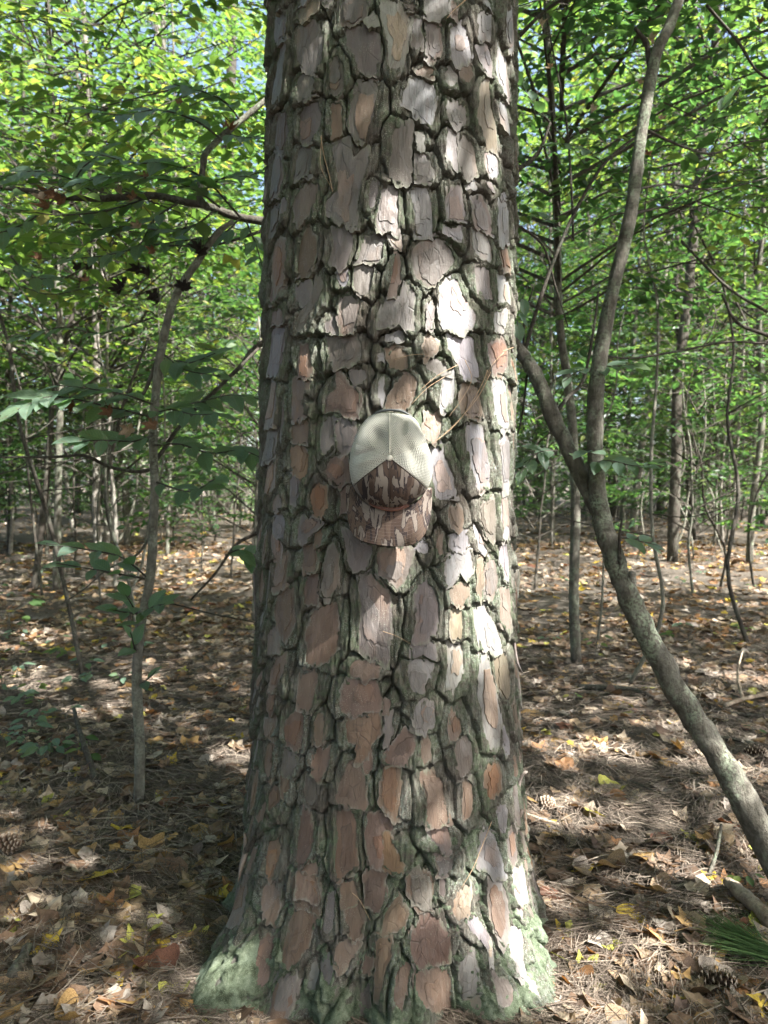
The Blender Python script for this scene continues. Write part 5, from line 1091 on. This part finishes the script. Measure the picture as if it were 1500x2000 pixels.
def trunk_mesh(kind, i):
    if (kind, i) not in TRUNKS:
        h, r0 = {'S': (2.6, .016), 'M': (7.0, .045), 'L': (13.0, .13)}[kind]; V, Q, T, P = straight_trunk(h, r0, 900 + i + ord(kind), {'S': .3, 'M': .5, 'L': .5}[kind])
        TRUNKS[(kind, i)] = mk_mesh('trunk', V, [Q, T], (M_GREY, M_DARKW, M_PALEW)[i % 3], True)
    return TRUNKS[(kind, i)]
def wood_tree(kind, x, y, zb, sc, label, group, name):
    t = thing(name, (x, y, gz(x, y) - .02), label, 'tree', group); t.rotation_euler[2] = rb.uniform(0, 6.28); t.scale = (sc,) * 3
    ob('trunk', trunk_mesh(kind, rb.randrange(4)), t)
    lm, tm = rb.choice({'S': CROWN_S, 'M': CROWN_M, 'L': CROWN_L}[kind])
    ob('crown', lm, t, (0, 0, zb), kind='stuff'); ob('branches', tm, t, (0, 0, zb), kind='stuff'); return t
def lateral(px, d): return (px - 750) / FPX * d
# single trunks that can be followed in the picture: path, width in pixels, distance from where they stand
TRACED = [
 ('thin grey trunk with straight stem, second from the left picture edge', [(110, 1158), (113, 1000), (117, 800), (118, 650), (112, 550), (107, 400), (103, 250), (98, 120)], 14, 'grey', 'M'),
 ('dark stem leaning right beside the thin grey trunk on the left', [(66, 1155), (84, 1010), (96, 880), (106, 760), (135, 640), (160, 520)], 13, 'dark', None),
 ('slim dark trunk at the left picture edge', [(18, 1078), (22, 900), (15, 760), (20, 600), (30, 420)], 9, 'dark', 'M'),
 ('crooked pale stem lit by the sun and leaning left', [(142, 1035), (130, 940), (97, 850), (62, 780), (34, 705), (18, 640), (5, 560)], 9, 'pale', None),
 ('broad pale trunk seen behind the grey sapling', [(281, 1008), (279, 860), (293, 700), (300, 560), (310, 400)], 30, 'pale', 'L'),
 ('thick dark trunk standing far back just left of the pine', [(436, 1004), (441, 800), (449, 560), (446, 400), (450, 200)], 27, 'dark', 'L'),
 ('narrow sunlit trunk between the sapling and the thick dark trunk', [(357, 1003), (357, 900), (356, 780), (360, 600)], 8, 'pale', 'M'),
 ('reddish straight trunk in the gap right of the wavy vine', [(183, 1004), (178, 880), (176, 700), (172, 500)], 12, 'tan', 'L'),
 ('thin stem standing right of the grey sapling', [(326, 1085), (331, 960), (335, 800), (338, 640)], 7, 'grey', 'M'),
 ('dark straight stem left of the wavy vine', [(152, 1002), (152, 860), (150, 700), (155, 480)], 10, 'dark', 'M'),
 ('dark narrow trunk close to the left edge of the pine', [(386, 1001), (387, 860), (390, 700), (392, 500)], 8, 'dark', 'M'),
 ('slender stem almost touching the left side of the pine', [(497, 1215), (499, 1050), (503, 900)], 9, 'grey', None),
 ('pale slender stem in front of the reddish trunk', [(20, 1082), (24, 1000), (18, 900), (8, 800)], 7, 'pale', None),
 ('straight grey young tree between the pine and the leaning fork', [(1126, 1296), (1121, 1150), (1124, 1000), (1119, 850), (1108, 740), (1092, 620), (1088, 450), (1080, 250)], 20, 'grey', 'M'),
 ('tall dark trunk rising right of the leaning fork', [(1313, 1096), (1321, 900), (1323, 760), (1341, 600), (1361, 400), (1376, 250), (1396, 90), (1402, -40)], 20, 'dark', 'L'),
 ('thin stem just right of the pine', [(1080, 1060), (1078, 900), (1076, 600), (1074, 350)], 8, 'grey', 'M'),
 ('pale trunk leaning right far behind the fork', [(1236, 1036), (1250, 900), (1279, 700), (1302, 500), (1330, 300)], 15, 'pale', 'L'),
 ('dark far trunk behind the fork of the leaning tree', [(1198, 1008), (1196, 900), (1192, 760), (1195, 560)], 20, 'dark', 'L'),
 ('dim trunk right beside the pine at mid distance', [(1048, 1003), (1052, 900), (1056, 760)], 17, 'dark', 'L'),
 ('far dark trunk between the fork and the tall dark trunk', [(1290, 1003), (1291, 900), (1296, 780), (1300, 600)], 16, 'dark', 'L'),
 ('small upright stem at the right side of the sunny strip', [(1431, 1062), (1432, 1000), (1438, 900)], 7, 'pale', 'S'),
 ('thin crooked stem near the right picture edge', [(1490, 1030), (1480, 900), (1470, 760), (1478, 600)], 10, 'dark', 'M'),
 ('slim grey stem left of the tall dark trunk', [(1215, 1045), (1225, 860), (1236, 700), (1248, 520)], 9, 'grey', 'M'),
]
MATW = {'grey': M_GREY, 'dark': M_DARKW, 'pale': M_PALEW, 'tan': M_TANW}
for k, (lab, pts, wpx, mt, kind) in enumerate(TRACED):
    g = on_ground(*pts[0]); d = g[1]; g[2] = gz(g[0], g[1]) - .03
    P = pxpath(pts, d); P[0][2] = min(P[0][2], g[2]); r0 = .5 * wpx * d / FPX
    dirn = P[-1] - P[-2]; dirn /= np.linalg.norm(dirn)
    if kind: P = np.vstack([P, P[-1] + dirn * 1.2 * (1 if d < 10 else 2), P[-1] + dirn * .6 + np.array([0, 0, 3.0 if d < 10 else 6.0])])
    t = thing('forest_tree', g, lab, 'tree', 'trees standing among the background woods')
    V, Q, T = tube(P, np.linspace(r0 * 1.08, r0 * (.55 if kind else .5), len(P)), 10, 40, .10, k); ob('trunk', mk_mesh('trunk', V - g, [Q, T], MATW[mt], True), t)
    if kind:
        lm, tm = rb.choice({'S': CROWN_S, 'M': CROWN_M, 'L': CROWN_L}[kind]); zc = {'S': .5, 'M': 2.2, 'L': 6.0}[kind]
        i = int(np.argmin(np.abs(P[:, 2] - zc))); c = P[i] - g
        for o_ in (ob('crown', lm, t, c, kind='stuff'), ob('branches', tm, t, c, kind='stuff')): o_.rotation_euler[2] = k * 1.7
def side_word(px): return 'left' if px < 750 else 'right'
WM = [(110, 'thin grey trunk'), (20, 'trunk at the left edge'), (281, 'grey sapling'), (436, 'thick dark trunk'), (183, 'reddish trunk'), (357, 'narrow sunlit trunk'), (1126, 'grey young tree'), (1320, 'tall dark trunk'), (1236, 'pale leaning trunk'), (1198, 'leaning fork'), (1080, 'thin stem by the pine'), (1480, 'crooked edge stem'), (1431, 'small upright stem')]
def wood_label(what, px, d):
    if px < -20: return f'{what} beyond the left edge of the picture'
    if px > 1520: return f'{what} beyond the right edge of the picture'
    mx, mn = min(WM, key=lambda m_: abs(m_[0] - px)); far = 'quite near' if d < 10 else ('midway back' if d < 17 else ('far back' if d < 26 else 'farthest back'))
    return f'{what} {far} {"just " if abs(px - mx) < 25 else ""}{"left" if px < mx else "right"} of the {mn}'
def scatter(kind, n, dr, zb, sc, label, group, name):
    made = 0
    while made < n:
        d = dr[0] + (dr[1] - dr[0]) * rb.random() ** .8; px = rb.uniform(-260, 1760)
        if 560 < px < 950: continue
        x = lateral(px, d); s = side_word(px)
        wood_tree(kind, x, d, rb.uniform(*zb), rb.uniform(*sc), wood_label(label, px, d), group.format(s), name); made += 1
scatter('S', 62, (6, 24), (.25, .8), (.9, 1.6), 'low leafy sapling', 'background saplings {} of the pine', 'forest_sapling')
scatter('M', 40, (8, 30), (1.1, 2.2), (.9, 1.45), 'slender understory tree', 'background understory trees {} of the pine', 'understory_tree')
scatter('L', 17, (15, 42), (4.5, 7.5), (.9, 1.5), 'tall leafy tree', 'tall background trees {} of the pine', 'tall_tree')

BARE = []
for i in range(5):
    r_ = random.Random(500 + i); h = 3.4; k = 8; xs_ = np.cumsum([r_.gauss(0, .12) for _ in range(k)]); ys_ = np.cumsum([r_.gauss(0, .12) for _ in range(k)])
    Pb = spline(np.stack([xs_ - xs_[0], ys_ - ys_[0], np.linspace(-.05, h, k)], -1), 26); V, Q, T = tube(Pb, [.014, .010, .005], 7, None, .15, i)
    tr_m = mk_mesh('trunk', V, [Q, T], M_DARKW if i % 2 else M_SAP, True); tws = []
    for j in range(9):
        b = Pb[r_.randrange(7, 25)]; a = r_.uniform(0, 6.28); L_ = r_.uniform(.35, 1.1); e = b + np.array([math.cos(a) * L_, math.sin(a) * L_, L_ * r_.uniform(.0, .7)]); md_ = (b + e) / 2 + np.array([r_.gauss(0, .06), r_.gauss(0, .06), -.05])
        V, Q, T = tube(np.array([b, md_, e]), [.005, .0035, .0018], 5, 9); tws.append(mk_mesh('twig', V, [Q, T], M_DARKW, True))
    BARE.append((tr_m, tws))
for i in range(18):
    d = rb.uniform(3.6, 13); px = rb.choice([rb.uniform(-60, 490), rb.uniform(1030, 1560)]); x = lateral(px, d); tr_m, tws = BARE[i % 5]
    t = thing('bare_sapling', (x, d, gz(x, d)), wood_label('thin leafless stem', px, d), 'sapling', 'thin leafless stems among the trees'); t.rotation_euler = (rb.gauss(0, .09), rb.gauss(0, .09), rb.uniform(0, 6.28)); t.scale = (rb.uniform(.7, 1.2),) * 3
    ob('trunk', tr_m, t)
    for tw in tws: ob('twig', tw, t)

# the wood beyond, where single trees can no longer be told apart
def far_mass():
    r = np.random.default_rng(12); n = 62000; d = r.uniform(30, 54, n); a = r.uniform(-.72, .72, n); X = d * np.tan(a); Z = 36 * r.random(n) ** 1.25 + .1
    keep = fbm(X * .35, Z * .45, 14, 3) > -.30; X, d, Z = X[keep], d[keep], Z[keep]; n = len(X); mb = MB()
    th = r.uniform(0, 6.28, n); D = np.stack([np.cos(th), np.sin(th), r.normal(-.2, .4, n)], -1); N = np.stack([r.normal(0, .6, n), r.normal(-.3, .6, n), np.ones(n)], -1)
    leaf_batch(mb, np.stack([X, d, Z], -1), D, N, r.uniform(.30, .58, n)); return mb.mesh('far_woods', M_FAR_HAZY, False)
ob('far_woods', far_mass(), None, (0, 0, 0), 'green mass of far woods closing the view', 'woods', None, 'stuff')

# ground plants
def seedling(px, py, n, h, sz, label, group=None, meshes=GREENL):
    g = ground_at(px, py); t = thing('seedling', g, label, 'seedling', group); r = random.Random(int(px * 7 + py))
    for k in range(n):
        a = r.uniform(0, 6.28); top = g + np.array([math.cos(a) * h * .5, math.sin(a) * h * .35, h * r.uniform(.5, 1)])
        V, Q, T = tube(np.array([g, g + np.array([0, 0, h * .5]), top]), [.0022, .0015, .001], 5, 8); ob('stem', mk_mesh('stem', V - g, [Q, T], M_GREY, True), t)
        put_leaf('leaf', meshes, t, top, (math.cos(a), math.sin(a), -.2), (r.gauss(0, .2), -.35, 1), sz * r.uniform(.7, 1.1), r)
seedling(18, 1245, 9, .33, .12, 'bright green leafy seedling at the left picture edge')
seedling(1120, 1375, 3, .05, .05, 'tiny green seedling behind the pine on the right'); seedling(1455, 1735, 4, .05, .04, 'clover like seedling by the foot of the leaning stem')
seedling(1470, 1440, 3, .05, .05, 'small green seedling right of the leaning stem'); seedling(1165, 1270, 4, .10, .07, 'seedling with pale leaves at the foot of the grey young tree')
for k in range(64):
    x, y = (rn.uniform(-10, 330) * rn.random() ** .5, rn.uniform(1080, 1500)) if k < 30 or k > 44 else ((rn.uniform(0, 470), rn.uniform(1090, 1420)) if k < 28 else (rn.uniform(1040, 1490), rn.uniform(1050, 1300)))
    s = 'left' if x < 700 else 'right'
    seedling(x, y, rn.randint(3, 5), rn.uniform(.04, .10), rn.uniform(.05, .08), scatter_label(x, y, 'green', 0).replace('flat lobed green dry leaf', 'small green seedling'), f'ground seedlings {s} of the pine', BEECH if rn.random() < .6 else GREENL)

# ------------------------------------------------------------------ the pine's own crown and unseen trees added behind the viewer to shade it
for k, (z, R) in enumerate([(13, .8), (15, .9), (17, .8)]):
    lm, tm = CROWN_L[k % 3]; o = ob('crown', lm, TREE, (0, 0, z - 1)); o.scale = (R,) * 3; o = ob('limbs', tm, TREE, (0, 0, z - 1)); o.scale = (R,) * 3
E1 = np.cross(SUN, [0, 0, 1.0]); E1 /= np.linalg.norm(E1); E2 = np.cross(E1, SUN)
GAPS = []
def gap_trunk(px, py, rad):
    rad += .02 if px > 890 and 480 < py < 1320 else 0
    u, z = trunk_uv(px, py); p = trunk_p(np.array(u / UR), np.array(z), np.array(0.0)); GAPS.append((p @ E1, p @ E2, rad))
def gap_ground(px, py, rad):
    p = on_ground(px, py); GAPS.append((p @ E1, p @ E2, rad))
for g in [(905, 700, .05), (978, 540, .05), (980, 630, .06), (900, 790, .05), (955, 790, .06), (870, 900, .05), (930, 900, .07), (985, 850, .06), (885, 985, .06), (960, 1000, .06), (900, 1080, .07), (980, 1100, .05), (900, 1150, .05), (965, 1230, .05), (985, 1180, .05),
          (862, 1050, .04), (800, 1110, .03), (835, 1095, .03), (828, 870, .03), (860, 960, .035), (975, 150, .04), (965, 310, .03), (985, 420, .04), (1015, 1700, .04), (1030, 1780, .06), (1000, 1850, .04), (880, 620, .03)]: gap_trunk(*g)
for g in [(1070, 1470, .08), (1180, 1470, .10), (1300, 1425, .09), (1100, 1590, .09), (1330, 1600, .07), (1420, 1725, .09), (1470, 1690, .08), (420, 1550, .10), (470, 1480, .07), (350, 1672, .06), (60, 1250, .25), (60, 1330, .18), (1250, 1855, .05), (1110, 1930, .07), (30, 1950, .06),
          (250, 1330, .14), (1420, 1180, .2), (1200, 1170, .16), (1460, 1330, .14), (150, 1400, .1), (1390, 1500, .09), (1240, 1700, .04)]: gap_ground(*g)
GAPS = np.array(GAPS)
def shade_crown():
    r = np.random.default_rng(6); n = 36000
    Gx = r.uniform(-3.8, 3.8, n); Gy = r.uniform(.2, 7.4, n); h = r.uniform(4.2, 7.5, n); P = np.stack([Gx, Gy, 0 * Gx], -1) + SUN * (h / SUN[2])[:, None]
    a, b = P @ E1, P @ E2
    d = np.min(np.hypot(a[:, None] - GAPS[None, :, 0], b[:, None] - GAPS[None, :, 1]) - GAPS[None, :, 2], 1)
    keep = (d > .05) & (fbm(a * 3.0, b * 3.0, 33, 3) + .6 * fbm(a * 9, b * 9, 34, 2) < .48)
    keep &= ~((P[:, 1] > .2) & (np.abs(P[:, 0]) < P[:, 1] * .62 + .3) & (P[:, 2] - CAM[2] < P[:, 1] * .76 + .3))      # stay above the view
    P = P[keep]; n = len(P); th = r.uniform(0, 6.28, n); mb = MB()
    leaf_batch(mb, P, np.stack([np.cos(th), np.sin(th), r.normal(-.1, .25, n)], -1), np.stack([r.normal(0, .3, n), r.normal(0, .3, n), np.ones(n)], -1), r.uniform(.08, .13, n), .6); return mb
sm_ = shade_crown(); st = np.array([4.2, -2.6, 0.0]); st[2] = gz(st[0], st[1])
SHT = thing('added_shade_tree', st, 'unseen broad leafy tree added behind the viewer to shade the pine', 'tree')  # unseen tree added to block sun; crown gaps aim the light patches
ob('crown', sm_.mesh('crown', M_LEAF, False, st), SHT, kind='stuff')
V, Q, T = tube(np.array([st - [0, 0, .1], st + [.05, 0, 3], st + [-.1, .2, 6], st + [0, .3, 9]]), [.17, .15, .12, .06], 12, 20, .1, 5); ob('trunk', mk_mesh('trunk', V - st, [Q, T], M_GREY, True), SHT)
for az, ln, z0 in [(1.2, 3.2, 4.8), (2.0, 4.6, 5.5), (2.9, 4.2, 6.0), (3.8, 3.0, 5.2), (.3, 2.4, 6.2), (2.4, 6.0, 6.6)]:
    e = np.array([math.cos(az) * ln, math.sin(az) * ln, z0 + 1.6]); V, Q, T = tube(np.array([[0, .2, z0], e * .5 + [0, 0, z0 * .52], e]), [.07, .05, .02], 8, 14, .1, 3); ob('limb', mk_mesh('limb', V, [Q, T], M_GREY, True), SHT)
for x, y, zb, sc in [(-4.2, -3.4, 3.2, 1.1), (-1.6, -6.2, 3.0, 1.2), (-7.2, .6, 3.0, 1.1), (-6.5, -7.5, 3.2, 1.3), (1.2, -10, 3.5, 1.3), (-3.0, -.9, 5.2, .9), (-4.6, 2.0, 3.6, .8), (-8.5, 4.0, 2.5, 1.1)]:  # unseen trees added to cut the sky light reaching the trunk
    wood_tree('L', x, y, zb, sc, 'tall leafy tree added out of view to block sky light', 'unseen trees added to block sky light', 'tall_tree')
